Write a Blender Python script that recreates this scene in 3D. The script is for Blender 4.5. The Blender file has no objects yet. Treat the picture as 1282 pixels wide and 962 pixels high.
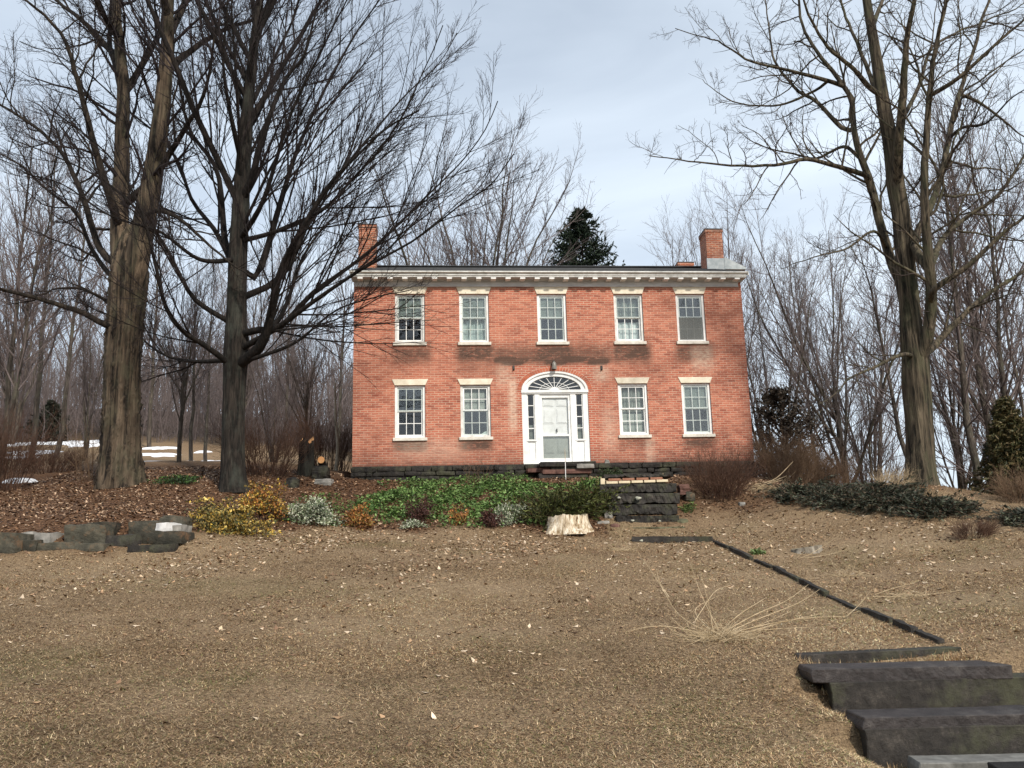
import bpy, bmesh, math, random
import numpy as np
from mathutils import Matrix, Vector, noise as mnoise

rng = np.random.default_rng(7)
random.seed(7)
sc = bpy.context.scene
COL = sc.collection

# ------------------------------------------------------------------ camera
EYE = 1.6
FPX, CX, CY = 1150.0, 641.0, 481.0
PITCH, ROLL = 0.20274, -0.02525
_cp, _sp, _cr, _sr = math.cos(PITCH), math.sin(PITCH), math.cos(ROLL), math.sin(ROLL)
FW = np.array([0, _cp, _sp])
_up = np.array([0, -_sp, _cp]); _rt = np.array([1., 0, 0])
RT = _cr * _rt + _sr * _up
UP = -_sr * _rt + _cr * _up
cam_d = bpy.data.cameras.new('camera'); cam = bpy.data.objects.new('camera', cam_d); COL.objects.link(cam)
cam_d.sensor_width = 36; cam_d.lens = FPX / 1282 * 36
cam_d.clip_end = 2000; cam_d.clip_start = 0.05
cam.matrix_world = Matrix(((RT[0], UP[0], -FW[0], 0), (RT[1], UP[1], -FW[1], 0), (RT[2], UP[2], -FW[2], EYE), (0, 0, 0, 1)))
sc.camera = cam

def ray(px, py):
    return FW + (px - CX) / FPX * RT - (py - CY) / FPX * UP
def at(px, py, Y):
    """world point seen at photo position (px, py) that lies Y metres ahead of the camera"""
    d = ray(px, py)
    p = d * (Y / d[1]); p[2] += EYE
    return p

# ------------------------------------------------------------------ tagging helpers
def tag(o, label=None, cat=None, group=None, kind=None):
    if label: o['label'] = label
    if cat: o['category'] = cat
    if group: o['group'] = group
    if kind: o['kind'] = kind
    return o
def empty(name, loc, rz=0):
    o = bpy.data.objects.new(name, None); COL.objects.link(o)
    o.location = [float(v) for v in loc]; o.rotation_euler = (0, 0, rz); o.empty_display_size = .3
    return o
def link(name, me, mat=None, parent=None, loc=None):
    o = bpy.data.objects.new(name, me); COL.objects.link(o)
    if mat: me.materials.append(mat)
    if parent: o.parent = parent
    if loc is not None: o.location = [float(v) for v in loc]
    return o
def np_mesh(name, V, F, smooth=False, color=None):
    """V (n,3); F list of int arrays (m,k)"""
    V = np.asarray(V, np.float32)
    me = bpy.data.meshes.new(name)
    me.vertices.add(len(V)); me.vertices.foreach_set('co', V.ravel())
    F = [np.asarray(f, np.int32) for f in F if len(f)]
    tot = np.concatenate([np.full(len(f), f.shape[1], np.int32) for f in F])
    lv = np.concatenate([f.ravel() for f in F])
    st = np.concatenate([[0], np.cumsum(tot)[:-1]]).astype(np.int32)
    me.loops.add(len(lv)); me.loops.foreach_set('vertex_index', lv)
    me.polygons.add(len(tot)); me.polygons.foreach_set('loop_start', st)
    try: me.polygons.foreach_set('loop_total', tot)
    except Exception: pass
    if smooth: me.polygons.foreach_set('use_smooth', np.ones(len(tot), bool))
    if color is not None:
        a = me.color_attributes.new('col', 'FLOAT_COLOR', 'POINT')
        c = np.ones((len(V), 4), np.float32); c[:, :3] = color
        a.data.foreach_set('color', c.ravel())
    me.update(); me.validate()
    return me

class MB:
    """collects boxes and polygons, builds ONE mesh"""
    def __init__(s): s.v = []; s.f = []
    def poly(s, pts):
        i = len(s.v); s.v += [tuple(float(c) for c in p) for p in pts]; s.f.append(tuple(range(i, i + len(pts))))
    def box(s, x0, x1, y0, y1, z0, z1):
        i = len(s.v)
        s.v += [(x0, y0, z0), (x1, y0, z0), (x1, y1, z0), (x0, y1, z0), (x0, y0, z1), (x1, y0, z1), (x1, y1, z1), (x0, y1, z1)]
        s.f += [tuple(i + k for k in q) for q in ((0, 3, 2, 1), (4, 5, 6, 7), (0, 1, 5, 4), (1, 2, 6, 5), (2, 3, 7, 6), (3, 0, 4, 7))]
    def prism(s, xz, y0, y1):
        """extrude polygon in the x-z plane from y0 (front) to y1 (back)"""
        n = len(xz); i = len(s.v)
        s.v += [(x, y0, z) for x, z in xz] + [(x, y1, z) for x, z in xz]
        s.f.append(tuple(range(i, i + n))); s.f.append(tuple(range(i + 2 * n - 1, i + n - 1, -1)))
        for k in range(n):
            k2 = (k + 1) % n
            s.f.append((i + k2, i + k, i + n + k, i + n + k2))
    def bar(s, p, q, w, y0, y1):
        """flat bar in the x-z plane between two points"""
        p = np.array(p, float); q = np.array(q, float); d = q - p; d /= np.linalg.norm(d); n = np.array([-d[1], d[0]]) * w / 2
        s.prism([p - n, q - n, q + n, p + n], y0, y1)
    def build(s, name, mat, parent=None, bevel=0, smooth=False, color=None):
        me = bpy.data.meshes.new(name); me.from_pydata(s.v, [], s.f)
        if smooth:
            for p in me.polygons: p.use_smooth = True
        o = link(name, me, mat, parent)
        if bevel:
            m = o.modifiers.new('bevel', 'BEVEL'); m.width = bevel; m.segments = 1; m.limit_method = 'ANGLE'
        return o

# ------------------------------------------------------------------ materials
class NT:
    def __init__(s, name):
        s.m = bpy.data.materials.new(name); s.m.use_nodes = True
        s.t = s.m.node_tree; s.b = s.t.nodes['Principled BSDF']; s.l = s.t.links
        s.b.inputs['Specular IOR Level'].default_value = .25
    def n(s, typ, **kw):
        o = s.t.nodes.new(typ)
        for k, v in kw.items():
            if hasattr(o, k): setattr(o, k, v)
            else: o.inputs[k.replace('_', ' ')].default_value = v
        return o
    def co(s, scale=(1, 1, 1), rot=(0, 0, 0), kind='Object'):
        t = s.n('ShaderNodeTexCoord'); mp = s.n('ShaderNodeMapping')
        mp.inputs['Scale'].default_value = scale; mp.inputs['Rotation'].default_value = rot
        s.l.new(t.outputs[kind], mp.inputs['Vector']); return mp.outputs[0]
    def noise(s, scale, vec=None, detail=4, rough=.55, dist=0):
        o = s.n('ShaderNodeTexNoise', Scale=scale, Detail=detail, Roughness=rough, Distortion=dist)
        if vec is None: vec = s.co()
        s.l.new(vec, o.inputs['Vector']); return o.outputs['Fac']
    def ramp(s, fac, stops):
        o = s.n('ShaderNodeValToRGB'); e = o.color_ramp.elements
        while len(e) < len(stops): e.new(.5)
        for k, (p, c) in enumerate(stops):
            e[k].position = p; e[k].color = (c, c, c, 1) if not hasattr(c, '__len__') else (*c, 1)
        s.l.new(fac, o.inputs['Fac']); return o.outputs['Color']
    def put(s, sock, v):
        if hasattr(v, 'links') or isinstance(v, bpy.types.NodeSocket): s.l.new(v, sock)
        elif hasattr(v, '__len__'): sock.default_value = (*v, 1) if len(v) == 3 else v
        else: sock.default_value = v
    def mix(s, fac, a, b, mode='MIX'):
        o = s.n('ShaderNodeMix'); o.data_type = 'RGBA'; o.blend_type = mode
        s.put(o.inputs[0], fac); s.put(o.inputs[6], a); s.put(o.inputs[7], b); return o.outputs[2]
    def math(s, op, a, b=0.):
        o = s.n('ShaderNodeMath'); o.operation = op; s.put(o.inputs[0], a); s.put(o.inputs[1], b); return o.outputs[0]
    def attr(s, name='col'):
        o = s.n('ShaderNodeAttribute'); o.attribute_name = name; return o.outputs['Color']
    def sep(s, c):
        o = s.n('ShaderNodeSeparateColor'); s.l.new(c, o.inputs[0]); return o.outputs
    def base(s, c, rough=.85): s.put(s.b.inputs['Base Color'], c); s.put(s.b.inputs['Roughness'], rough); return s
    def bump(s, h, strength=.5, dist=.02):
        o = s.n('ShaderNodeBump', Strength=strength, Distance=dist); s.l.new(h, o.inputs['Height']); s.l.new(o.outputs[0], s.b.inputs['Normal']); return s

def mottled(name, c0, c1, scale=6, rough=.85, detail=5, bump=.3, bdist=.01, stretch=(1, 1, 1), lo=.3, hi=.7):
    n = NT(name); f = n.noise(scale, n.co(stretch), detail, .6)
    n.base(n.ramp(f, [(lo, c0), (hi, c1)]), rough)
    if bump: n.bump(n.noise(scale * 3, n.co(stretch), 4), bump, bdist)
    return n.m
def leafy(name, rough=.6, trans=0.15):
    n = NT(name); n.base(n.attr(), rough)
    n.b.inputs['Specular IOR Level'].default_value = .3
    return n.m

def bark(name, dark, light, zs=.12, scale=14, moss=None, bump=.9):
    n = NT(name)
    v = n.co((1, 1, zs))
    f = n.noise(scale, v, 6, .65, .6); g = n.noise(1.7, n.co(), 4)
    c = n.ramp(f, [(.40, dark), (.49, tuple(.42 * k for k in light)), (.64, light)])
    c = n.mix(n.ramp(g, [(.35, 0), (.75, .45)]), c, tuple(.6 * k for k in dark))
    if moss:
        mf = n.math('MULTIPLY', n.ramp(n.noise(2.3, n.co((1, 1, .5)), 6, .7), [(.48, 0), (.66, 1)]), .6)
        c = n.mix(mf, c, moss)
    n.base(c, .95); n.bump(f, bump, .06)
    return n.m
M = {}
M['bark_old'] = bark('bark_old', (.012, .009, .007), (.17, .125, .085), .05, 8, (.085, .08, .05), 1.)
M['bark_maple'] = bark('bark_maple', (.008, .007, .006), (.050, .040, .032), .10, 16, (.06, .065, .052), 1.)
M['limb_old'] = bark('limb_old', (.012, .010, .008), (.058, .044, .032), .12, 12)
M['limb_maple'] = bark('limb_maple', (.008, .007, .006), (.032, .025, .021), .14, 14)
M['bark_right'] = bark('bark_right', (.012, .010, .007), (.16, .127, .086), .06, 12, (.075, .078, .042), 1.)
M['limb_right'] = bark('limb_right', (.018, .014, .011), (.090, .072, .050), .10, 14)
M['bark_wood'] = bark('bark_wood', (.045, .037, .031), (.165, .135, .11), .12, 14, (.11, .11, .075))
M['twig_dark'] = mottled('twig_dark', (.013, .010, .010), (.034, .024, .024), 3, bump=0)
M['twig_brown'] = mottled('twig_brown', (.030, .022, .019), (.075, .056, .047), 2, bump=0)
M['twig_wood'] = mottled('twig_wood', (.092, .073, .068), (.18, .145, .138), 1.5, bump=0)
M['brush_red'] = mottled('brush_red', (.05, .026, .018), (.12, .065, .042), 4, bump=0)
M['brush_tan'] = mottled('brush_tan', (.11, .068, .042), (.22, .145, .09), 4, bump=0)
M['straw'] = mottled('straw', (.34, .25, .14), (.58, .46, .30), 5, bump=0)
M['leaf'] = leafy('leaf')
M['grass'] = leafy('grass_blade', .8)
M['white_paint'] = mottled('white_paint', (.66, .66, .63), (.82, .82, .80), 5, .55, bump=.12, bdist=.003, lo=.25, hi=.55)
M['old_paint'] = mottled('old_paint', (.50, .50, .47), (.74, .74, .71), 6, .6, bump=.2, bdist=.004, lo=.3, hi=.6)
M['frieze'] = mottled('frieze_paint_soffit_shade', (.40, .40, .40), (.62, .62, .61), 3, .6, bump=.2, bdist=.004, stretch=(1, 1, 4))
M['lintel'] = mottled('lintel_stone', (.62, .55, .42), (.82, .75, .61), 5, .8, bump=.2)
M['sillstone'] = mottled('sill_stone', (.52, .48, .41), (.76, .72, .64), 7, .8, bump=.2)
M['roof'] = mottled('roof_slate', (.03, .032, .036), (.075, .077, .08), 9, .6, bump=.4)
M['tin'] = mottled('tin', (.32, .37, .38), (.55, .58, .58), 5, .38, bump=.1)
M['dark_iron'] = mottled('iron', (.03, .03, .03), (.07, .065, .06), 12, .5)
M['interior'] = mottled('interior', (.045, .045, .045), (.08, .078, .075), 2, .9, bump=0)
M['curtain'] = mottled('curtain', (.50, .54, .55), (.72, .75, .75), 9, .9, bump=.3, stretch=(3, 1, .3))
M['shade'] = mottled('window_shade', (.23, .24, .22), (.32, .33, .31), 3, .9, bump=0)
M['screen'] = mottled('insect_screen', (.16, .165, .16), (.23, .235, .225), 2, .9, bump=0)
M['blind'] = mottled('blind', (.50, .52, .48), (.62, .64, .60), 3, .7, bump=0)
def toned(n, c, lo=.6, hi=1.7):
    oi = n.n('ShaderNodeObjectInfo'); m = n.n('ShaderNodeMapRange'); n.l.new(oi.outputs['Random'], m.inputs[0]); m.inputs[3].default_value = lo; m.inputs[4].default_value = hi
    cb = n.n('ShaderNodeCombineColor')
    for k in range(3): n.l.new(m.outputs[0], cb.inputs[k])
    return n.mix(1., c, cb.outputs[0], 'MULTIPLY')
M['slate'] = (lambda n: n.base(n.mix(n.ramp(n.noise(2.2, n.co(), 6, .7), [(.5, 0), (.68, 1)]), toned(n, n.ramp(n.noise(7, n.co(), 8, .72), [(.3, (.010, .009, .008)), (.55, (.026, .0225, .0195)), (.75, (.07, .06, .05))])), (.06, .06, .036)), .72).bump(n.noise(11, n.co(), 8, .75), .9, .03).m)(NT('slate'))
M['slate_purple'] = (lambda n: n.base(n.mix(n.ramp(n.noise(3, n.co(), 6, .7), [(.55, 0), (.7, .5)]), n.ramp(n.noise(6, n.co(), 8, .72), [(.3, (.020, .017, .016)), (.6, (.050, .042, .040)), (.78, (.12, .107, .097))]), (.10, .09, .08)), .5).bump(n.noise(12, n.co(), 8, .72), .9, .025).m)(NT('slate_purple'))
M['slate_moss'] = mottled('slate_moss', (.05, .05, .03), (.15, .145, .085), 6, .9, 7, .7, .02)
M['fieldstone'] = (lambda n: n.base(n.mix(n.ramp(n.noise(3, n.co(), 5, .7), [(.56, 0), (.68, .8)]), toned(n, n.ramp(n.noise(5, n.co(), 8, .7), [(.3, (.016, .016, .012)), (.7, (.075, .068, .05))]), .45, 1.7), (.15, .085, .045)), .85).bump(n.noise(12, n.co((1, 1, 1.8)), 8, .7), .9, .03).m)(NT('fieldstone'))
M['pale_stone'] = mottled('pale_stone', (.42, .41, .40), (.70, .69, .67), 6, .8, bump=.4)
M['grey_stone'] = mottled('grey_stone', (.14, .135, .12), (.32, .30, .27), 7, .85, bump=.5)
M['red_stone'] = mottled('red_stone', (.07, .035, .028), (.17, .09, .07), 7, .85, bump=.5)
M['snow'] = mottled('snow', (.78, .80, .84), (.90, .91, .93), 3, .6, bump=.4, bdist=.05)
M['cut_wood'] = mottled('cut_wood', (.48, .22, .08), (.66, .36, .16), 10, .8)
M['cream_brick'] = mottled('cream_brick', (.56, .46, .30), (.72, .62, .44), 14, .85)
M['red_brick_loose'] = mottled('red_brick_loose', (.20, .085, .05), (.34, .17, .11), 14, .85)

def glass_mat(name, refl, tint):
    n = NT(name); t = n.t; out = t.nodes['Material Output']; t.nodes.remove(n.b)
    tr = n.n('ShaderNodeBsdfTransparent'); tr.inputs[0].default_value = (*tint, 1)
    gl = n.n('ShaderNodeBsdfGlossy'); gl.inputs['Roughness'].default_value = .03; gl.inputs[0].default_value = (1, 1, 1, 1)
    bp = n.n('ShaderNodeBump', Strength=.12, Distance=.03); n.l.new(n.noise(3.2, n.co(), 2), bp.inputs['Height']); n.l.new(bp.outputs[0], gl.inputs['Normal'])
    fr = n.n('ShaderNodeFresnel', IOR=1.5); n.l.new(bp.outputs[0], fr.inputs['Normal'])
    ge = n.n('ShaderNodeNewGeometry'); k = n.math('MULTIPLY', n.math('ADD', n.math('MULTIPLY', fr.outputs[0], 1.4), refl), n.math('SUBTRACT', 1., ge.outputs['Backfacing']))
    mx = n.n('ShaderNodeMixShader'); n.l.new(k, mx.inputs[0]); n.l.new(tr.outputs[0], mx.inputs[1]); n.l.new(gl.outputs[0], mx.inputs[2])
    n.l.new(mx.outputs[0], out.inputs[0]); return n.m
M['glass'] = glass_mat('glass', .02, (.92, .95, .94))
M['glass_storm'] = glass_mat('glass_storm', .035, (.90, .92, .91))

def brick_mat(name, wall=False, c1=(.49, .160, .096), c2=(.36, .100, .063), mortar=(.56, .37, .27), msize=.011):
    n = NT(name)
    tc = n.n('ShaderNodeTexCoord'); sx = n.n('ShaderNodeSeparateXYZ'); n.l.new(tc.outputs['Object'], sx.inputs[0])
    cx = n.n('ShaderNodeCombineXYZ'); wob = n.noise(1.1, n.co(), 2)
    n.l.new(n.math('ADD', sx.outputs[0], sx.outputs[1]), cx.inputs[0])
    n.l.new(n.math('ADD', sx.outputs[2], n.math('MULTIPLY', wob, .05)), cx.inputs[1])
    b = n.n('ShaderNodeTexBrick', Scale=1., Brick_Width=.215, Row_Height=.0685, Mortar_Size=msize, Mortar_Smooth=.25, Bias=-.1)
    b.offset = .5
    n.l.new(cx.outputs[0], b.inputs['Vector'])
    n.put(b.inputs['Color1'], c1); n.put(b.inputs['Color2'], c2); n.put(b.inputs['Mortar'], mortar)
    # second brick lookup: single bricks burnt dark
    b2 = n.n('ShaderNodeTexBrick', Scale=1., Brick_Width=.215, Row_Height=.0685, Mortar_Size=0., Bias=-.5); b2.offset = .5
    n.l.new(cx.outputs[0], b2.inputs['Vector']); n.put(b2.inputs['Color1'], (0, 0, 0)); n.put(b2.inputs['Color2'], (1, 1, 1)); n.put(b2.inputs['Mortar'], (0, 0, 0))
    c = n.mix(n.math('MULTIPLY', b2.outputs[0], .9), b.outputs[0], (.13, .045, .034))
    # faded / pink weathering in wide clouds, streaky courses
    w = n.noise(.55, n.co((1, 1, 1.6)), 6, .65)
    c = n.mix(n.ramp(w, [(.38, 0), (.66, .55)]), c, (.53, .225, .145))
    w2 = n.noise(2.8, n.co((.7, .7, 2.2)), 6, .75)
    c = n.mix(n.ramp(w2, [(.48, 0), (.68, .55)]), c, (.26, .058, .034))
    w3 = n.noise(9, n.co((.5, .5, 1.6)), 4, .7)
    c = n.mix(n.ramp(w3, [(.54, 0), (.70, .55)]), c, (.58, .33, .24))
    w4 = n.noise(6, n.co((.6, .6, 1.4)), 5, .75); c = n.mix(n.ramp(w4, [(.54, 0), (.70, .5)]), c, (.22, .06, .038))
    if wall:
        a = n.sep(n.attr())
        nz = n.noise(3.2, n.co((.6, 1, 1.3)), 7, .72); nf = n.noise(14, n.co((.5, 1, 1.5)), 5, .7)
        pk = n.mix(n.math('MULTIPLY', a[2], .55), c, n.mix(b.outputs['Fac'], (.46, .105, .058), (.60, .47, .36)))
        c = n.mix(n.ramp(a[2], [(0, 0), (1, .75)]), c, pk)
        d = n.math('MULTIPLY', a[0], n.ramp(n.math('ADD', n.math('MULTIPLY', nz, .45), n.math('MULTIPLY', nf, .55)), [(.36, .25), (.51, 1)]))
        c = n.mix(n.math('MINIMUM', d, .92), c, (.075, .050, .038))
        e = n.math('MULTIPLY', a[1], n.ramp(nf, [(.35, .1), (.6, 1)]))
        c = n.mix(n.math('MINIMUM', e, .8), c, (.66, .50, .38))
    n.base(c, .9)
    h = n.math('ADD', n.math('MULTIPLY', n.math('SUBTRACT', 1., b.outputs['Fac']), 1.), n.math('MULTIPLY', w3, .5))
    n.bump(h, .55, .008)
    return n.m
M['brick'] = brick_mat('brick_wall', True)
M['brick_chimney'] = brick_mat('brick_chimney', False, (.46, .135, .06), (.17, .055, .035), (.52, .38, .28), .013)

# ------------------------------------------------------------------ terrain
HX, HY, HZ, YAW = -4.6291, 26.179, 3.0983 + EYE, .08466   # left end of the brick wall's foot
_ch, _sh = math.cos(YAW), math.sin(YAW)
def hw(u, yl, v=0):   # house local to world
    return np.array([HX + u * _ch - yl * _sh, HY + u * _sh + yl * _ch, HZ + v])
def fac(px, py, yl=0.):
    """house-local (u, v) on the plane parallel to the front at local depth yl"""
    d = ray(px, py); o = hw(0, yl) - np.array([0, 0, EYE]); nn = np.array([-_sh, _ch, 0])
    t = (o @ nn) / (d @ nn); P = d * t + np.array([0, 0, EYE]) - hw(0, 0)
    return P @ np.array([_ch, _sh, 0]), P[2]

ctrl = []
for px, py, Y in [(641, 962, 7.04), (0, 962, 7.0), (300, 962, 7.0), (1000, 962, 6.9), (641, 822, 10.26), (641, 740, 14), (641, 700, 17), (641, 664, 21.4),
                  (200, 822, 10.35), (200, 740, 14.2), (-200, 822, 10.4), (-200, 740, 14.2), (0, 740, 14.2), (400, 740, 14.1), (400, 690, 18), (250, 692, 17.9),
                  (100, 694, 17.75), (-60, 697, 17.6), (100, 655, 18.9), (230, 662, 19.2), (-60, 655, 18.9), (0, 632, 21.5), (100, 628, 21.6), (200, 628, 21.8), (150, 607, 24), (290, 611, 23), (-80, 607, 24.5),
                  (350, 668, 20.3), (350, 625, 23.3), (420, 605, 25.3), (500, 664, 21.2), (500, 607, 25.5), (600, 605, 25.6), (560, 630, 23.5), (660, 632, 23.3),
                  (180, 578, 40), (40, 580, 40), (260, 578, 42), (-120, 580, 40), (180, 553, 62), (40, 550, 66), (280, 552, 64), (-160, 548, 66), (400, 590, 32),
                  (740, 664, 21.5), (800, 671, 21.2), (870, 668, 21.4), (765, 640, 22.6), (865, 640, 22.6), (735, 606, 24.8), (870, 605, 24.2), (800, 603, 24.2),
                  (700, 603, 25.2), (780, 600, 25.6), (900, 598, 25.8),
                  (890, 680, 19.7), (1000, 700, 17.4), (1000, 640, 21.4), (960, 604, 25.5), (1080, 740, 13.4), (1000, 745, 13.5), (860, 745, 13.8), (800, 700, 17.1), (860, 830, 10),
                  (1150, 606, 22.5), (1060, 612, 22.8), (1200, 700, 15.8), (1282, 700, 15.0), (1400, 700, 14), (1282, 642, 18.5), (1225, 632, 20.2), (1400, 650, 17.5), (1180, 795, 10.4), (1282, 790, 10.2), (1400, 790, 10),
                  (990, 828, 9.35), (1015, 862, 8.7), (1060, 915, 7.9), (1075, 950, 7.25), (1282, 830, 9.2)]:
    ctrl.append(at(px, py, Y))
for x, y, z in [(0, 0, -1.6), (-6, 0, -1.6), (6, 0, -1.5), (-12, 4, -1.6), (13, 4, -1.4), (0, -10, -1.7), (-14, -10, -1.7), (14, -10, -1.6), (3.5, 6.6, -1.5), (4.6, 7.2, -1.5), (0, 4, -1.58),
                (0, 33, 2.9), (6, 33, 2.9), (9.5, 30, 2.5), (0, 45, 4.2), (8, 42, 3.0), (-6, 33, 3.2), (0, 65, 6.5), (0, 110, 11), (10, 65, 4), (20, 110, 3),
                (12.2, 25.5, 1.0), (15, 29, -.2), (20, 40, -2.5), (30, 60, -4), (15, 22, .8), (22, 22, -.4), (30, 25, -2), (60, 60, -6), (60, 120, -4), (40, 0, -2.5), (80, 0, -4),
                (-45, 110, 20.5), (-100, 110, 22), (-20, 110, 17.5), (-60, 160, 27), (-120, 160, 29), (0, 180, 21), (60, 190, 6), (-30, 24, 2.4), (-30, 10, -.6), (-60, 40, 6), (-80, 0, -1), (-120, 60, 10), (-60, -12, -2), (60, -12, -3)]:
    ctrl.append(np.array([x, y, z + EYE]))
ctrl = np.array(ctrl)
S_ = 10.
def _phi(d2): return np.where(d2 > 0, .5 * d2 * np.log(d2 + 1e-12), 0)
def _rbf_fit(P, z, lam):
    n = len(P); D = ((P[:, None] - P[None]) ** 2).sum(-1)
    A = np.zeros((n + 3, n + 3)); A[:n, :n] = _phi(D) + lam * np.eye(n)
    A[:n, n] = 1; A[:n, n + 1:] = P; A[n, :n] = 1; A[n + 1:, :n] = P.T
    return np.linalg.solve(A, np.concatenate([z, np.zeros(3)]))
_P = ctrl[:, :2] / S_
_wt = _rbf_fit(_P, ctrl[:, 2], .002)
def _rbf(x, y):
    q = np.stack([np.ravel(x), np.ravel(y)], -1) / S_
    out = np.empty(len(q))
    for i in range(0, len(q), 20000):
        c = q[i:i + 20000]; D = ((c[:, None] - _P[None]) ** 2).sum(-1)
        out[i:i + 20000] = _phi(D) @ _wt[:-3] + _wt[-3] + c @ _wt[-2:]
    return out.reshape(np.shape(x))
def axis(lo, a, b, hi, fine, ncoarse):
    f = np.arange(a, b + 1e-6, fine)
    t = np.linspace(0, 1, ncoarse + 1)[1:] ** 1.7
    return np.concatenate([(a - (a - lo) * t)[::-1], f, b + (hi - b) * t])
GX = axis(-260, -14, 14, 260, .12, 60); GY = axis(-60, 5.5, 28, 330, .11, 80)
gx, gy = np.meshgrid(GX, GY, indexing='ij')
def vnoise(x, y, seed, n=5, f0=.12):
    """cheap sum-of-sines value noise"""
    r = np.random.default_rng(seed); o = np.zeros_like(x, float); a = 1.; f = f0
    for k in range(n):
        for j in range(3):
            th = r.uniform(0, math.tau); o += a / 3 * np.sin((x * math.cos(th) + y * math.sin(th)) * f * math.tau + r.uniform(0, math.tau))
        a *= .55; f *= 2.05
    return o
gz = _rbf(np.clip(gx, -120, 75), np.clip(gy, -14, 190))
gz += .035 * vnoise(gx, gy, 3, 5, .13) * np.clip((gy - 3) / 4, 0, 1)
near = (np.abs(gx) < 15) & (gy > 5) & (gy < 29)
gz += np.where(near, .012 * vnoise(gx, gy, 5, 4, .9), 0)
# cut for the slate steps in the lower right corner, and level under the house
stair = (gx > 1.9) & (gx < 5.6) & (gy < 9.5) & (gy > 6.4)
gyr = gy - (gx - 3.05) * .085; treads = np.where(gyr > 9.24, -1.0, np.where(gyr > 8.92, -1.22, np.where(gyr > 8.04, -1.385, -1.655))) + EYE
gz = np.where(stair, np.minimum(gz, treads + np.maximum(0, 2.93 - gx) * .55), gz)
ul = (gx - HX) * _ch + (gy - HY) * _sh; yl = -(gx - HX) * _sh + (gy - HY) * _ch
inh = (ul > -.3) & (ul < 12.1) & (yl > -.05) & (yl < 9)
gz = np.where(inh, np.minimum(gz, HZ - .45), gz)
def terr(x, y):
    x = np.asarray(x, float); y = np.asarray(y, float)
    i = np.clip(np.searchsorted(GX, x) - 1, 0, len(GX) - 2); j = np.clip(np.searchsorted(GY, y) - 1, 0, len(GY) - 2)
    a = np.clip((x - GX[i]) / (GX[i + 1] - GX[i]), 0, 1); b = np.clip((y - GY[j]) / (GY[j + 1] - GY[j]), 0, 1)
    return (gz[i, j] * (1 - a) * (1 - b) + gz[i + 1, j] * a * (1 - b) + gz[i, j + 1] * (1 - a) * b + gz[i + 1, j + 1] * a * b)
def ground(px, py, y0=6.):
    """where the line of sight through a photo position meets the ground"""
    d = ray(px, py); Y = np.arange(y0, 160, .04)
    P = d[None] * (Y / d[1])[:, None]; P[:, 2] += EYE
    h = P[:, 2] - terr(P[:, 0], P[:, 1])
    k = np.argmax(h < 0) if (h < 0).any() else len(Y) - 1
    return np.array([P[k, 0], P[k, 1], float(terr(P[k, 0], P[k, 1]))])
def onground(p): return np.array([p[0], p[1], float(terr(p[0], p[1]))])

# masks: how a spot on the ground projects is irrelevant; zones are world areas
bed_line = np.array([ground(px, py)[:2] for px, py in [(-150, 700), (0, 694), (130, 692), (240, 676), (330, 666), (430, 662), (560, 664), (680, 668), (745, 668)]])
def bed_front(x): return np.interp(x, bed_line[:, 0], bed_line[:, 1])
def zone_litter(x, y):
    f = np.clip((y - bed_front(x) + .25 + .35 * vnoise(x, y, 11, 4, .35)) / .7, 0, 1) * (x < at(760, 660, 21.6)[0])
    r = np.clip((y - 21.2 + .5 * vnoise(x, y, 12, 4, .3)) / 1.2, 0, 1) * (x > 3.2) * .8
    return np.clip(np.maximum(f, r), 0, 1)
lit = zone_litter(gx, gy) * np.clip((34 - gy) / 8, .25, 1)
grn = np.clip(vnoise(gx, gy, 21, 5, .22) * .9 - .25, 0, 1)
pal = np.clip(.5 + .6 * vnoise(gx + .2 * gy, gy * .6, 31, 4, .09), 0, 1)
pal = np.maximum(pal, np.exp(-((gx + 1.2) ** 2 / 4.5 + (gy - 13) ** 2 / 9)))
nI, nJ = gx.shape
idx = np.arange(nI * nJ).reshape(nI, nJ)
F = np.stack([idx[:-1, :-1], idx[1:, :-1], idx[1:, 1:], idx[:-1, 1:]], -1).reshape(-1, 4)
me = np_mesh('ground', np.stack([gx, gy, gz], -1).reshape(-1, 3), [F], True, np.stack([lit, grn, pal], -1).reshape(-1, 3))
_fl = np.clip((gy - 58) / 14 + .3 * vnoise(gx, gy, 61, 3, .03), 0, 1).reshape(-1)
_at = me.color_attributes.new('floor', 'FLOAT_COLOR', 'POINT'); _c = np.ones((len(_fl), 4), np.float32); _c[:, 0] = _fl; _at.data.foreach_set('color', _c.ravel())
n = NT('ground'); a = n.sep(n.attr()); af = n.sep(n.attr('floor'))
f1 = n.noise(26, n.co(), 6, .75); f2 = n.noise(5, n.co(), 6, .7); f3 = n.noise(75, n.co(), 3, .7)
lawn = n.ramp(n.math('ADD', n.math('MULTIPLY', f1, .55), n.math('MULTIPLY', f3, .45)), [(.40, (.050, .030, .017)), (.49, (.22, .142, .078)), (.60, (.52, .37, .215))])
lawn = n.mix(n.ramp(f2, [(.45, 0), (.7, .4)]), lawn, (.24, .15, .085))
lawn = n.mix(n.math('MULTIPLY', a[1], .4), lawn, (.17, .145, .06))
lawn = n.mix(n.math('MULTIPLY', a[2], .35), lawn, (.50, .38, .24))
litc = n.ramp(n.noise(17, n.co(), 6, .8), [(.36, (.028, .014, .008)), (.5, (.115, .056, .027)), (.64, (.26, .145, .075))])
field = n.ramp(n.noise(2.2, n.co(), 6, .7), [(.3, (.075, .048, .026)), (.7, (.17, .115, .062))]); woodf = n.ramp(n.noise(1.5, n.co(), 6, .7), [(.3, (.03, .02, .014)), (.7, (.085, .058, .042))])
n.base(n.mix(af[0], n.mix(a[0], lawn, litc), woodf), .95); n.bump(n.math('ADD', f1, f3), .9, .04)
g_o = link('ground', me, n.m); tag(g_o, kind='structure')

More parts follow.
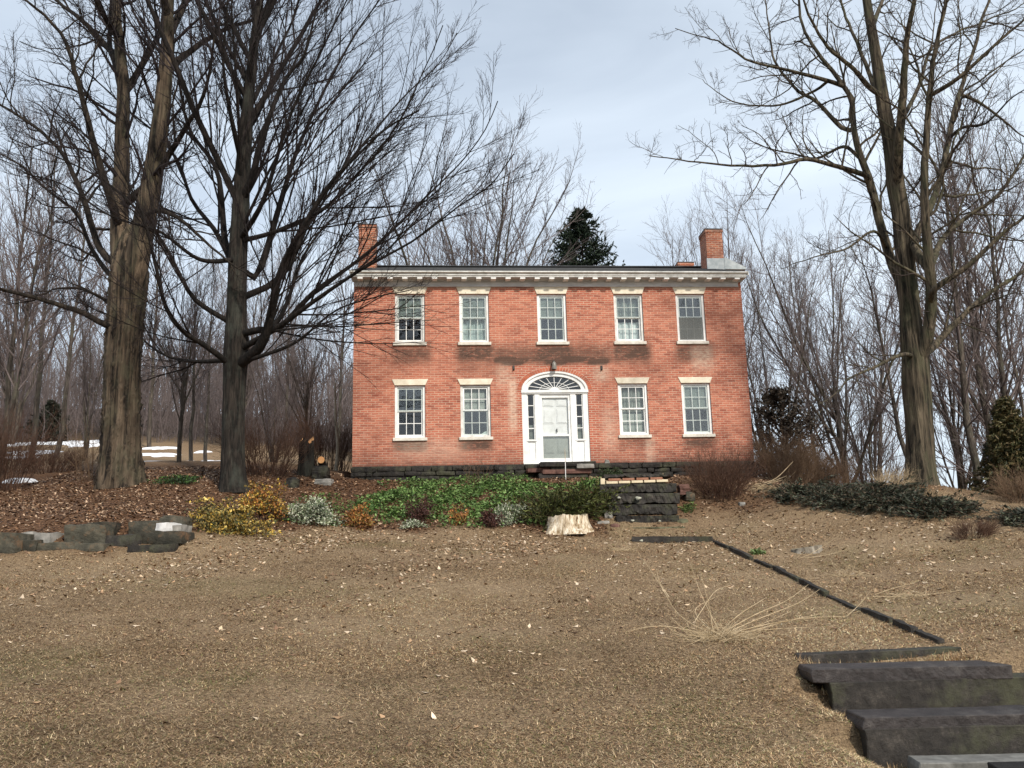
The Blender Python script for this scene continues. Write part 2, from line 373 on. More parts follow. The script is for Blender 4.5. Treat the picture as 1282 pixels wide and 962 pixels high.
# ------------------------------------------------------------------ scatter geometry (leaves, blades)
def quads(C, A, B, cup=0.):
    """n quads centred at C spanned by half-vectors A (long) and B (wide): leaf-shaped rhombus with folded middle"""
    nrm = np.cross(A, B); nrm /= np.linalg.norm(nrm, axis=1, keepdims=True) + 1e-9
    w = np.linalg.norm(B, axis=1, keepdims=True)
    lift = nrm * w * cup
    V = np.stack([C - A, C + B * 1. + lift - A * .15, C + A, C - B * 1. + lift - A * .15], 1).reshape(-1, 3)
    i = np.arange(len(C))[:, None] * 4
    T = np.concatenate([i + [0, 1, 2], i + [0, 2, 3]], 0)
    return V, T
def randvec(k, r=rng):
    v = r.normal(size=(k, 3)); return v / np.linalg.norm(v, axis=1, keepdims=True)
def leaf_cloud(C, size, col, flat=0., aspect=.55, cup=.35, direction=None, dirw=1., r=rng):
    """leaf mesh arrays; flat 0..1 pulls leaves level; direction (n,3) aligns the long axis"""
    k = len(C); A = randvec(k, r)
    if direction is not None: A = A + direction * dirw
    A[:, 2] *= (1 - flat); A /= np.linalg.norm(A, axis=1, keepdims=True)
    B = np.cross(A, randvec(k, r) * (1 - flat) + np.array([0, 0, 1.]) * flat + 1e-3); B /= np.linalg.norm(B, axis=1, keepdims=True) + 1e-9
    s = size * r.uniform(.65, 1.35, (k, 1))
    V, T = quads(C, A * s, B * s * aspect, cup)
    return V, T, np.repeat(col, 4, 0)
def pick(cols, k, r=rng, jit=.18, w=None):
    c = np.array(cols)[r.choice(len(cols), k, p=w)]
    return np.clip(c * (1 + r.normal(0, jit, (k, 1))), .004, 1)

# ------------------------------------------------------------------ tubes and trees
def tubes(P, R, S):
    """P (B,N,3), R (B,N) -> verts, quads"""
    B, N, _ = P.shape
    T = np.gradient(P, axis=1); T /= np.linalg.norm(T, axis=2, keepdims=True) + 1e-9
    ov = P[:, -1] - P[:, 0]; ref = np.where((np.abs(ov[:, 2]) > .8 * np.linalg.norm(ov, axis=1))[:, None], np.array([1., .13, 0]), np.array([0, .11, 1.]))
    U = np.cross(T, ref[:, None]); U /= np.linalg.norm(U, axis=2, keepdims=True) + 1e-9
    W = np.cross(T, U)
    th = np.arange(S) / S * math.tau
    V = P[:, :, None] + R[:, :, None, None] * (np.cos(th)[:, None] * U[:, :, None] + np.sin(th)[:, None] * W[:, :, None])
    ix = np.arange(B * N * S).reshape(B, N, S); a = ix[:, :-1]; b = ix[:, 1:]
    Q = np.stack([a, np.roll(a, -1, 2), np.roll(b, -1, 2), b], -1).reshape(-1, 4)
    return V.reshape(-1, 3), Q
def tube_mesh(name, batches, origin=(0, 0, 0), smooth=True):
    Vs, Fs, o = [], [], 0
    for P, R, S in batches:
        if len(P) == 0: continue
        v, q = tubes(np.asarray(P), np.asarray(R), S); Vs.append(v); Fs.append(q + o); o += len(v)
    return np_mesh(name, np.concatenate(Vs) - np.asarray(origin, float), [np.concatenate(Fs)], smooth)
def unit(v): return v / (np.linalg.norm(v, axis=-1, keepdims=True) + 1e-9)
def sprout(P, R, r, n, t0=.25, t1=1., ang=35, sd=9, ratio=.5, fall=.5, N=6, wander=.1, up=.05, rr=.6, tip=.004, maxr=9., lmin=.15, lmax=99, zig=0., rl=.013):
    """children of every branch in the batch"""
    B, Np, _ = P.shape
    L = np.linalg.norm(np.diff(P, axis=1), axis=2).sum(1)
    k = B * n
    t = (t0 + (t1 - t0) * (np.arange(n)[None] + r.uniform(0, 1, (B, n))) / n).ravel()
    b = np.repeat(np.arange(B), n)
    x = np.clip(t * (Np - 1), 0, Np - 1.001); i = x.astype(int); f = (x - i)[:, None]
    p0 = P[b, i] * (1 - f) + P[b, i + 1] * f; tan = unit(P[b, i + 1] - P[b, i]); rad = R[b, i] * (1 - f[:, 0]) + R[b, i + 1] * f[:, 0]
    az = unit(np.cross(tan, randvec(k, r)))
    a = np.radians(np.clip(r.normal(ang, sd, k), 8, 110))[:, None]
    d = np.cos(a) * tan + np.sin(a) * az
    ln = np.clip(L[b] * ratio * (1 - fall * t) * r.uniform(.55, 1.25, k), lmin, lmax)
    r0 = np.minimum(np.minimum(rad * rr, maxr), ln * rl + tip)
    Q = np.empty((k, N, 3)); Q[:, 0] = p0; st = (ln / (N - 1))[:, None]
    zz = unit(np.cross(d, randvec(k, r)))
    for j in range(1, N):
        d = unit(d + wander * r.normal(size=(k, 3)) + zig * (1 if j % 2 else -1) * zz + np.array([0, 0, up]))
        Q[:, j] = Q[:, j - 1] + d * st
    s = np.linspace(0, 1, N)[None]
    return Q, r0[:, None] * (1 - s) ** .8 + np.minimum(tip, r0)[:, None] * (1 - (1 - s) ** .8)
def spline(pts, N, closed=False):
    pts = np.asarray(pts, float)
    d = np.concatenate([[0], np.cumsum(np.linalg.norm(np.diff(pts[:, :3], axis=0), axis=1))]); d /= d[-1]
    t = np.linspace(0, 1, N); out = np.empty((N, pts.shape[1]))
    ext = np.concatenate([[2 * pts[0] - pts[1]], pts, [2 * pts[-1] - pts[-2]]])
    k = np.clip(np.searchsorted(d, t, 'right') - 1, 0, len(pts) - 2)
    f = ((t - d[k]) / (d[k + 1] - d[k] + 1e-9))[:, None]
    p0, p1, p2, p3 = ext[k], ext[k + 1], ext[k + 2], ext[k + 3]
    out = .5 * (2 * p1 + (p2 - p0) * f + (2 * p0 - 5 * p1 + 4 * p2 - p3) * f ** 2 + (3 * p1 - p0 - 3 * p2 + p3) * f ** 3)
    return out
def trunk_mesh(name, pts, rad, origin, ridges=14, depth=.06, flare=.5, N=70, S=44, shag=0., seed=0):
    """bark-furrowed trunk along a polyline with root flare"""
    r = np.random.default_rng(seed)
    X = spline(np.concatenate([np.asarray(pts), np.asarray(rad)[:, None]], 1), N); P = X[:, :3]; R = X[:, 3]
    T = unit(np.gradient(P, axis=0)); U = unit(np.cross(T, [0, 1., 0])); W = np.cross(T, U)
    th = np.arange(S) / S * math.tau
    h = np.concatenate([[0], np.cumsum(np.linalg.norm(np.diff(P, axis=0), axis=1))])
    ph = th[None] + .35 * np.sin(h[:, None] * .9 + r.uniform(0, 6)) * .3
    rid = np.zeros((N, S))
    for k in range(3):
        f = ridges * (1, 1.7, .55)[k]
        rid += (1, .6, .8)[k] * np.abs(np.sin(ph * round(f) / 2 + 1.2 * np.sin(h[:, None] * (1.1 + k * .7) + r.uniform(0, 6)) + r.uniform(0, 6)))
    rid = rid / 2.4 - .5
    fl = flare * np.exp(-h / (R[0] * 1.1))[:, None] * (.55 + .45 * np.cos(ph * 5 + r.uniform(0, 6)))
    rr = R[:, None] * (1 + depth * 2 * rid + fl)
    if shag: rr *= 1 + shag * np.maximum(0, r.normal(size=(N, S))) * (rid > 0)
    V = P[:, None] + rr[..., None] * (np.cos(th)[:, None] * U[:, None] + np.sin(th)[:, None] * W[:, None])
    ix = np.arange(N * S).reshape(N, S); a = ix[:-1]; b = ix[1:]
    Q = np.stack([a, np.roll(a, -1, 1), np.roll(b, -1, 1), b], -1).reshape(-1, 4)
    return np_mesh(name, V.reshape(-1, 3) - origin, [Q, ix[-1][None, ::1]], True)

def hero(name, label, base, trunk, limbs, Y0, mats, spec, tkw, seed, group=None):
    """trunk: [(px, py, halfwidth px)...]; limbs: [([(px, py)...], dY at the end, halfwidth start, end)]"""
    r = np.random.default_rng(seed)
    tp = np.array([at(px, py, Y0 + dy) for px, py, hwid, dy in trunk]); tr = np.array([hwid * Y0 / FPX for _, _, hwid, _ in trunk])
    o = tp[0].copy(); o[2] = float(terr(o[0], o[1])); tp[0] = o - [0, 0, .15]
    root = empty(name, o); tag(root, label, 'tree', group)
    link('trunk', trunk_mesh('trunk', tp, tr, o, seed=seed, **tkw), mats[0], root)
    tw = []
    X = spline(tp, 80); known = [(X, spline(tr[:, None].repeat(2, 1), 80)[:, 0])]
    def project(Q):
        q = Q - [0, 0, EYE]; d = q @ FW
        return np.stack([CX + FPX * (q @ RT) / d, CY - FPX * (q @ UP) / d], -1)
    if spec.get('nt'):     # limbs of the leader that the photo does not let one trace
        h = slice(int(len(X) * spec.get('t0', .4)), None)
        l0 = sprout(X[None, h], known[0][1][None, h], r, spec['nt'], **spec['st']); l1 = sprout(*l0, r, spec['n1'], **spec['s1']); l2 = sprout(*l1, r, spec['n2'], **spec['s2']); l3 = sprout(*l2, r, spec['n3'], **spec['s3'])
        for q in range(len(l0[0])): link('limb', tube_mesh('limb', [(l0[0][q:q + 1], l0[1][q:q + 1], 8)], o), mats[1], root)
        tw += [(l1[0], l1[1], 5), (l2[0], l2[1], 4), (l3[0], l3[1], 3)]
    for li, (pts, y0, y1, w0, w1) in enumerate(limbs):
        w0 *= spec.get('wf', 1.)
        k = len(pts); tt = np.linspace(0, 1, k)
        cand = np.concatenate([q for q, _ in known]); pr = project(cand); nb_ = np.argmin(((pr - np.array(pts[0])) ** 2).sum(1))
        y0 = cand[nb_, 1] - Y0; pts = [tuple(pr[nb_])] + list(pts[1:])     # a limb starts inside the wood that carries it
        wp = np.array([at(px, py, Y0 + y0 + (y1 - y0) * t ** .8) for (px, py), t in zip(pts, tt)])
        N = 26; sp = spline(wp, N); Lm = np.linalg.norm(np.diff(sp, axis=0), axis=1).sum()
        wig = np.cumsum(r.normal(0, spec.get('gnarl', .01) * Lm / N * 2.2, (N, 3)), 0); wig -= wig[:1]; sp = sp + wig * np.linspace(0, 1, N)[:, None]
        s = np.linspace(0, 1, N); R = (w0 * (1 - s) ** spec.get('taper', 1.) + w1 * (1 - (1 - s) ** spec.get('taper', 1.))) * Y0 / FPX
        LP, LR = sp[None], R[None]
        l1 = sprout(LP, LR, r, max(4, int(spec['n1'] * min(1.5, Lm / 7))), **spec['s1'])
        known.append((sp, R)); link('limb', tube_mesh('limb', [(LP, LR, 10), (l1[0], l1[1], 5)] if li >= spec.get('nlead', 0) else [(LP, LR, 20)], o), mats[1 if li >= spec.get('nlead', 0) else 0], root)
        if li < spec.get('nlead', 0): tw.append((l1[0], l1[1], 5))
        l2 = sprout(*l1, r, spec['n2'], **spec['s2'])
        l3 = sprout(*l2, r, spec['n3'], **spec['s3'])
        tw += [(l2[0], l2[1], 4), (l3[0], l3[1], 3)]
        if spec.get('n0'):   # little shoots straight off the limb
            l0 = sprout(LP, LR, r, spec['n0'], **spec['s3']); tw.append((l0[0], l0[1], 3))
    link('twigs', tube_mesh('twigs', tw, o), mats[2], root)
    return root

MAT_A = (M['bark_old'], M['limb_old'], M['twig_dark'])
# --- old shaggy tree at the far left of the terrace
hero('old_tree', 'massive old bare tree with shaggy bark and forked trunk at the left of the terrace', None,
     [(151, 611, 26, 0), (151, 560, 22.5, 0), (152, 500, 21, 0), (154, 441, 21, 0), (159, 380, 22, 0), (162, 345, 22.5, 0), (163, 322, 19, 0), (163, 300, 12, 0), (163, 282, 4, 0)],
     [([(155, 385), (151, 320), (150, 259), (155, 186), (158, 116), (153, 50), (151, 0), (154, -90), (148, -190)], 0, .8, 14.5, 3),
      ([(166, 385), (173, 320), (183, 270), (196, 200), (208, 110), (213, 50), (214, 0), (222, -100), (215, -200)], 0, -1, 18, 3),
      ([(157, 118), (143, 72), (133, 58), (106, 27), (76, 3), (40, -30)], .3, 2.5, 7, 1.4),
      ([(148, 275), (140, 255), (116, 176), (100, 110), (83, 53), (50, 13), (20, -6)], .2, -2.5, 6.5, 1.4),
      ([(146, 335), (126, 313), (103, 246), (73, 186), (40, 153), (-5, 124), (-60, 90)], 0, 2, 5.5, 1),
      ([(158, 270), (190, 226), (213, 193), (233, 160), (250, 133), (262, 90), (268, 40)], 0, -2.5, 6.5, 1.2),
      ([(208, 92), (226, 73), (256, 50), (286, 33), (320, 22), (350, -10)], -.8, 2, 6, 1.2),
      ([(158, 122), (172, 92), (200, 43), (208, 18), (216, -20), (240, -80)], .2, 3, 6, 1.2),
      ([(150, 416), (132, 407), (99, 391), (46, 376), (0, 367), (-70, 352)], 0, -1.5, 4.6, 1.2),
      ([(148, 398), (132, 376), (102, 363), (70, 362), (53, 369), (25, 374)], 0, 1.5, 3.2, .8),
      ([(148, 352), (132, 337), (113, 307), (98, 268), (60, 240), (20, 205), (-30, 180)], 0, 3, 4, .9),
      ([(136, 60), (138, 30), (141, 0), (150, -60)], .5, 2, 4, 1),
      ([(213, 30), (200, -30), (180, -90), (175, -150)], -.5, -2.5, 6, 1.2),
      ([(214, 40), (245, -20), (285, -70), (310, -130)], -.5, 2.5, 6, 1.2),
      ([(160, 300), (185, 268), (214, 268), (250, 296), (290, 330), (320, 352)], 0, -2, 4, .8),
      ([(152, 60), (120, 0), (95, -70), (70, -120)], .3, -2, 5, 1.)],
     24.0, MAT_A,
     dict(gnarl=.035, n1=13, n2=9, n3=6, n0=10, taper=1.15, wf=.95, nlead=2,
          s1=dict(ang=48, sd=14, ratio=.34, fall=.3, N=9, wander=.17, up=.04, rr=.55, tip=.006, t0=.2, lmax=3.2),
          s2=dict(ang=42, sd=14, ratio=.45, fall=.4, N=7, wander=.16, up=.03, rr=.6, tip=.004, t0=.15, lmax=1.4),
          s3=dict(ang=40, sd=14, ratio=.42, fall=.3, N=5, wander=.15, up=.03, rr=.6, tip=.003, t0=.1, lmin=.15, lmax=.7)),
     dict(ridges=15, depth=.085, flare=.24, N=120, S=72, shag=.05), 11)
# --- maple in front of the house's left corner
hero('maple_tree', 'dark bare maple with a fan of fine straight branches reaching over the house roof', None,
     [(292, 616, 17, 0), (291.6, 585, 14.5, 0), (292.5, 520, 13.5, 0), (294, 470, 14.5, 0), (296, 440, 16, 0), (296, 400, 13, 0), (297, 350, 12, 0), (299, 300, 11.5, 0), (304, 215, 10, 0), (311, 126, 7.5, 0), (318, 54, 6, 0), (325, 0, 5, 0), (330, -80, 3.5, 0), (334, -170, 1.5, 0)],
     [([(302, 462), (328, 431), (341, 388), (350, 346), (371, 300), (415, 230), (455, 190), (490, 160), (528, 140)], -.3, -3.5, 9.5, 1),
      ([(302, 424), (325, 413), (353, 408), (392, 367), (450, 325), (490, 290), (535, 245), (580, 200), (610, 160), (626, 125)], -.3, -2.2, 6, .6),
      ([(304, 440), (345, 412), (395, 376), (451, 339), (523, 298), (570, 262), (608, 236), (640, 195)], -.2, -4.2, 5.5, .6),
      ([(284, 455), (254, 431), (230, 416), (208, 385), (196, 335), (180, 270), (150, 210), (110, 170), (60, 135)], 0, -4, 5.2, .7),
      ([(288, 410), (247, 378), (226, 346), (208, 310), (176, 268), (130, 225), (70, 195), (10, 170)], 0, -2, 4.6, .7),
      ([(290, 330), (282, 305), (272, 215), (236, 161), (221, 90), (205, 20), (190, -40)], 0, 2.5, 6.5, .8),
      ([(302, 335), (322, 344), (350, 258), (368, 201), (401, 126), (440, 54), (480, 0), (515, -50)], 0, 1.2, 6.5, .7),
      ([(300, 380), (354, 344), (394, 262), (433, 208), (475, 158), (515, 112), (550, 80), (575, 40)], 0, 1.8, 6, .6),
      ([(303, 250), (316, 222), (326, 179), (354, 104), (379, 72), (394, 18), (420, -60)], 0, -1.5, 7, .8),
      ([(305, 215), (290, 150), (280, 80), (285, 10), (290, -60)], 0, -3, 5, .8),
      ([(310, 140), (345, 70), (372, 10), (390, -70)], 0, 3, 4.5, .8),
      ([(299, 300), (330, 250), (362, 150), (400, 70), (435, 0), (470, -70)], 0, -4, 5, .7),
      ([(297, 345), (270, 290), (240, 250), (215, 190), (150, 130), (90, 80), (20, 50)], 0, 4, 5, .7),
      ([(304, 455), (330, 445), (372, 428), (420, 390), (470, 372), (515, 362)], 0, -1.8, 4, .6),
      ([(284, 448), (240, 452), (200, 440), (150, 400), (90, 370)], 0, 3, 4, .6),
      ([(313, 110), (322, 40), (352, -40), (380, -120)], 0, -2, 4, .7),
      ([(309, 150), (280, 60), (250, -20), (225, -90)], 0, 2, 4.5, .7),
      ([(300, 300), (345, 290), (400, 265), (440, 225), (490, 165), (530, 85), (552, 30)], 0, -3, 4.5, .6),
      ([(298, 330), (250, 325), (200, 290), (140, 270), (80, 230), (30, 215)], 0, -4.5, 4.5, .6),
      ([(303, 445), (352, 395), (380, 320), (420, 270), (470, 230), (510, 200)], 0, 2, 5, .6)],
     23.0, (M['bark_maple'], M['limb_maple'], M['twig_dark']),
     dict(gnarl=.012, n1=15, n2=9, n3=6, taper=1.7, wf=.82, nt=24, t0=.34, st=dict(ang=33, sd=8, ratio=.74, fall=.30, N=16, wander=.035, up=.03, rr=.6, tip=.006, t0=.05, t1=.92, rl=.0085),
          s1=dict(ang=26, sd=7, ratio=.50, fall=.72, N=10, wander=.04, up=.035, rr=.6, tip=.004, t0=.10, t1=.96, lmax=4.6, rl=.0055),
          s2=dict(ang=26, sd=8, ratio=.42, fall=.4, N=7, wander=.05, up=.04, rr=.65, tip=.0036, t0=.15, lmax=2., rl=.006),
          s3=dict(ang=31, sd=10, ratio=.42, fall=.3, N=5, wander=.07, up=.04, rr=.7, tip=.003, t0=.15, lmin=.15, lmax=.9)),
     dict(ridges=17, depth=.05, flare=.30, N=120, S=48), 12)
# --- big tree on the bank right of the house
hero('bank_tree', 'tall bare tree with furrowed brown bark and thick forking trunk right of the house', None,
     [(1153, 607, 19, 0), (1152, 580, 17, 0), (1151, 534, 16, 0), (1147, 480, 17, 0), (1146, 452, 16, 0), (1142, 425, 14, 0), (1138, 372, 12, 0), (1133, 320, 11.5, 0), (1128, 270, 11, 0), (1122, 235, 11, 0), (1115, 180, 9.5, 0), (1105, 126, 8.5, 0), (1097, 72, 7, 0), (1085, 0, 5.5, 0), (1072, -80, 4, 0), (1066, -170, 2, 0)],
     [([(1141, 445), (1136, 400), (1126, 350), (1114, 325), (1102, 285), (1087, 231), (1069, 184), (1061, 155), (1060, 122), (1033, 86), (1000, 47), (986, 0), (975, -60)], .3, 2, 9.5, 1.2),
      ([(1152, 470), (1162, 420), (1166, 370), (1163, 323), (1158, 234), (1166, 144), (1177, 83), (1198, 0), (1210, -70)], -.3, -2, 9.5, 1.5),
      ([(1124, 240), (1126, 173), (1132, 108), (1137, 47), (1150, 0), (1168, -80)], 0, -2.5, 8.5, 1.6),
      ([(1160, 335), (1144, 306), (1164, 262), (1180, 216), (1195, 144), (1216, 83), (1242, 0), (1260, -70)], -.3, 2, 6.5, 1.2),
      ([(1162, 450), (1171, 432), (1196, 404), (1236, 367), (1282, 335), (1330, 290)], -.3, 1.5, 6, 1.2),
      ([(1165, 372), (1169, 363), (1212, 331), (1256, 290), (1282, 270), (1330, 225)], -.3, -2, 5, 1),
      ([(1163, 330), (1180, 300), (1209, 274), (1252, 245), (1282, 205), (1310, 150)], -.3, 2.4, 5, 1),
      ([(1086, 226), (1079, 218), (1043, 207), (1011, 200), (978, 207), (910, 209), (856, 203), (824, 202)], 1., -1.2, 4.5, .6),
      ([(1075, 200), (1058, 184), (1040, 190), (1018, 199), (985, 190), (950, 178), (925, 160)], 1.2, 3, 3.2, .5),
      ([(1064, 172), (1054, 160), (1022, 126), (1000, 112), (971, 72), (962, 30), (956, -20)], 1.2, 3, 4, .7),
      ([(1052, 106), (1036, 101), (1005, 93), (979, 86), (939, 76), (903, 54), (870, 44), (848, 36)], 1.4, 0, 3.8, .5),
      ([(1036, 112), (1018, 115), (975, 133), (928, 131), (896, 115), (878, 101)], 1.3, 3, 2.6, .45),
      ([(1096, 122), (1087, 108), (1069, 86), (1036, 58), (1015, 20), (1007, -5), (995, -60)], 0, -2, 4.2, .8),
      ([(1103, 120), (1094, 108), (1072, 54), (1051, 0), (1035, -60)], 0, 2.5, 4.5, .9),
      ([(1110, 305), (1094, 290), (1062, 311), (1040, 318), (1013, 323), (973, 333)], .3, -2, 2.6, .4),
      ([(1140, 444), (1129, 444), (1098, 457), (1066, 469), (1050, 486), (1030, 500)], 0, -2.5, 3.4, .5),
      ([(1170, 130), (1196, 100), (1240, 60), (1282, 20), (1320, -20)], -1, -3, 3.6, .8),
      ([(1130, 150), (1150, 110), (1165, 65), (1200, 48), (1240, 34), (1290, 12)], -.8, 2.5, 3.6, .8),
      ([(1205, 120), (1225, 128), (1255, 150), (1282, 172), (1310, 178)], .5, 1, 2.8, .6),
      ([(1188, 180), (1205, 160), (1236, 152), (1268, 118), (1300, 100)], .5, -2, 3, .6),
      ([(1090, 40), (1110, -20), (1125, -80)], 0, 3, 4, 1)],
     22.5, (M['bark_right'], M['bark_right'], M['twig_brown']),
     dict(gnarl=.04, n1=15, n2=7, n3=5, n0=6, taper=1.2, wf=.9,
          s1=dict(ang=50, sd=14, ratio=.30, fall=.4, N=10, wander=.14, up=.05, rr=.5, tip=.005, t0=.18, lmax=3., zig=.16),
          s2=dict(ang=46, sd=14, ratio=.45, fall=.35, N=7, wander=.14, up=.04, rr=.6, tip=.0042, t0=.15, lmax=1.1, zig=.16),
          s3=dict(ang=42, sd=14, ratio=.42, fall=.3, N=5, wander=.14, up=.03, rr=.6, tip=.0032, t0=.1, lmin=.12, lmax=.5, zig=.12)),
     dict(ridges=16, depth=.07, flare=.2, N=130, S=56), 13)

# --- trees of the wood: prototypes
def proto_paths(kind, seed):
    r = np.random.default_rng(seed)
    if kind == 'slender':
        N = 12; z = np.linspace(0, 1, N); H = 16.
        P = np.stack([np.cumsum(r.normal(0, .09, N)), np.cumsum(r.normal(0, .09, N)), z * H], -1); P[:, :2] -= P[0, :2]
        T = (P[None], (.125 * (1 - z) ** .9 + .010)[None])
        l1 = sprout(*T, r, 40, t0=.25, t1=.98, ang=36, sd=9, ratio=.34, fall=.6, N=8, wander=.09, up=.07, rr=.5, tip=.006, rl=.009)
    elif kind == 'vase':
        H = 14.; S = 6; N = 12; z = np.linspace(0, 1, N)[None]
        a = np.arange(S) / S * math.tau + r.uniform(0, .8, S); lean = r.uniform(.10, .30, S)
        P = np.stack([np.cos(a)[:, None] * lean[:, None] * H * z ** 1.3 + np.cumsum(r.normal(0, .07, (S, N)), 1), np.sin(a)[:, None] * lean[:, None] * H * z ** 1.3 + np.cumsum(r.normal(0, .07, (S, N)), 1), z * H * r.uniform(.75, 1, S)[:, None]], -1)
        P[:, :, :2] -= P[:, :1, :2] * .85
        T = (P, .075 * (1 - z) ** .9 + .010 + 0 * P[:, :, 0])
        l1 = sprout(*T, r, 18, t0=.18, t1=.98, ang=28, sd=8, ratio=.38, fall=.5, N=8, wander=.08, up=.07, rr=.5, tip=.006, rl=.008)
    else:  # broad
        H = 6.5; N = 8; z = np.linspace(0, 1, N)
        P0 = np.stack([np.cumsum(r.normal(0, .05, N)), np.cumsum(r.normal(0, .05, N)), z * H], -1); P0[:, :2] -= P0[0, :2]
        T0 = (P0[None], (.20 * (1 - z * .5))[None])
        l0 = sprout(*T0, r, 14, t0=.34, t1=1., ang=34, sd=10, ratio=1.35, fall=.15, N=12, wander=.06, up=.045, rr=.5, tip=.008, rl=.0085)
        P, R = l0; T = T0
        l1 = sprout(P, R, r, 13, t0=.15, t1=.98, ang=28, sd=8, ratio=.42, fall=.5, N=8, wander=.08, up=.06, rr=.5, tip=.006, rl=.008)
        l2 = sprout(*l1, r, 8, t0=.15, ang=31, sd=9, ratio=.42, fall=.4, N=6, wander=.09, up=.05, rr=.6, tip=.0045, rl=.007)
        l3 = sprout(*l2, r, 5, t0=.15, ang=34, sd=9, ratio=.45, fall=.3, N=4, wander=.09, up=.05, rr=.7, tip=.0038)
        return [(T0[0], T0[1], 12), (P, R, 8)], [(l1[0], l1[1], 5), (l2[0], l2[1], 4), (l3[0], l3[1], 3)], 14.5
    l2 = sprout(*l1, r, 9, t0=.15, ang=31, sd=9, ratio=.45, fall=.4, N=6, wander=.09, up=.05, rr=.6, tip=.0045, rl=.007)
    l3 = sprout(*l2, r, 5, t0=.15, ang=34, sd=9, ratio=.45, fall=.3, N=4, wander=.09, up=.05, rr=.7, tip=.0038)
    return [(T[0], T[1], 9)], [(l1[0], l1[1], 5), (l2[0], l2[1], 4), (l3[0], l3[1], 3)], H
PROTO = {}
for kind, seeds in (('slender', (1, 2, 3)), ('vase', (4, 5)), ('broad', (6, 7))):
    for k, sd in enumerate(seeds):
        tr, cr, H = proto_paths(kind, sd)
        tm = tube_mesh('trunk', tr); tm.materials.append(M['bark_wood'])
        cm = tube_mesh('crown', cr); cm.materials.append(M['twig_wood'])
        PROTO[kind, k] = (tm, cm, H)
def wood_tree(name, label, kind, k, px, top, Y, group, rz=0., lean=(0, 0), fat=1., base=None):
    """bare tree whose top shows at photo row `top`, standing on the ground Y metres ahead"""
    p = at(px, 500, Y); p = onground(p)
    if base is not None: p = ground(*base)
    zt = at(px, top, p[1])[2]
    tm, cm, H = PROTO[kind, k]; s = max(.3, (zt - p[2]) / H)
    o = empty(name, p - [0, 0, .1], rz); o.scale = (s * fat, s * fat, s); o.rotation_euler = (lean[0], lean[1], rz)
    tag(o, label, 'tree', group)
    for nm, m in (('trunk', tm), ('crown', cm)):
        c = bpy.data.objects.new(nm, m); COL.objects.link(c); c.parent = o
    return o
GB, GL, GR = 'bare trees behind the house', 'bare trees in the wood left of the house', 'bare trees on the slope right of the house'
WT = [
 # behind the house
 ('broad', 0, 575, 180, 43, GB, 'broad rounded bare crown behind the left half of the roof, tallest of those above it', 1, 1.2),
 ('vase', 0, 618, 205, 47, GB, 'many stemmed bare tree above the roof, just right of the tallest one behind it', 2, 1.3),
 ('broad', 1, 652, 235, 50, GB, 'spreading bare tree behind the roof whose twigs end nearest the dark spruce', 3, 1.1),
 ('broad', 1, 512, 225, 48, GB, 'bare tree just right of the left chimney, half hidden by the maple branches', 4, 1.),
 ('vase', 1, 905, 262, 48, GB, 'bare tree with upright twigs directly behind the right chimney', 1.3, .8),
 ('slender', 2, 852, 298, 55, GB, 'small bare tree peeking over the roof left of the right chimney', 1.9, 1.),
 ('vase', 0, 962, 285, 40, GR, 'many stemmed bare tree close to the right end wall of the house', .7, .8),
 ('broad', 0, 1048, 232, 42, GR, 'bushy bare tree between the house and the big bank tree', 2.1, .85),
 ('slender', 1, 1010, 330, 50, GR, 'short slim bare tree in the brush right of the house', 2.8, 1.),
 ('vase', 1, 1080, 330, 46, GR, 'low many stemmed bare tree behind the brush left of the big bank tree', 3.8, .9),
 ('slender', 0, 1207, 150, 27, GR, 'bare tree with a grey trunk just right of the big bank tree', .4, 1.15),
 ('slender', 1, 1228, 120, 28.5, GR, 'left stem of the pair of slim straight trees near the right edge', 1.4, 1.),
 ('slender', 2, 1246, 140, 27.5, GR, 'right stem of the pair of slim straight trees near the right edge', 2.4, .95),
 ('vase', 0, 1275, 170, 34, GR, 'many stemmed bare tree at the right edge behind the yellowish cedar', 5., .9),
 ('broad', 1, 1190, 260, 40, GR, 'wide bare tree showing through behind the big bank tree', .9, .8),
 # left wood
 ('slender', 0, 8, 150, 27, GL, 'slim bare tree at the very left edge of the photo, nearest of the left wood', .2, 1.),
 ('vase', 1, 112, 330, 42, GL, 'many stemmed bare tree standing in the snow just left of the old shaggy tree', 1.6, .8),
 ('slender', 1, 45, 160, 36, GL, 'tall straight bare tree left of the many stemmed tree in the snow', 2.2, 1.),
 ('slender', 2, 75, 200, 44, GL, 'tall thin bare tree halfway between the left edge and the old shaggy tree', 3.3, 1.),
 ('broad', 0, 228, 300, 29, GL, 'small spreading bare tree between the old shaggy tree and the maple', 2.0, .75),
 ('slender', 0, 243, 330, 33, GL, 'straight grey trunked tree directly behind the small spreading one', 4.1, 1.2),
 ('slender', 1, 261, 345, 36, GL, 'straight dark tree just left of the maple trunk', 5.1, 1.2),
 ('broad', 1, 385, 335, 33, GL, 'spreading bare tree between the maple and the house behind the cut stump', .5, .7),
 ('vase', 0, 345, 380, 36, GL, 'low many stemmed bare tree right behind the maple trunk', 1.2, .9),
 ('slender', 2, 420, 300, 42, GL, 'slim bare tree beside the left wall of the house', 2.7, 1.),
 ('slender', 0, 190, 260, 55, GL, 'tall bare tree behind the snow patch right of the old shaggy tree', 3., 1.),
 ('vase', 1, 300, 290, 56, GL, 'many stemmed bare tree far behind the maple', 4., 1.),
 ('slender', 1, 360, 310, 60, GL, 'far thin bare tree behind the spreading one by the cut stump', 5., 1.),
 ('vase', 0, 20, 250, 58, GL, 'many stemmed bare tree beyond the snow at the left edge', .1, 1.),
 ('slender', 2, 138, 230, 60, GL, 'far thin bare tree hidden partly by the old shaggy trunk', 1., 1.),
]
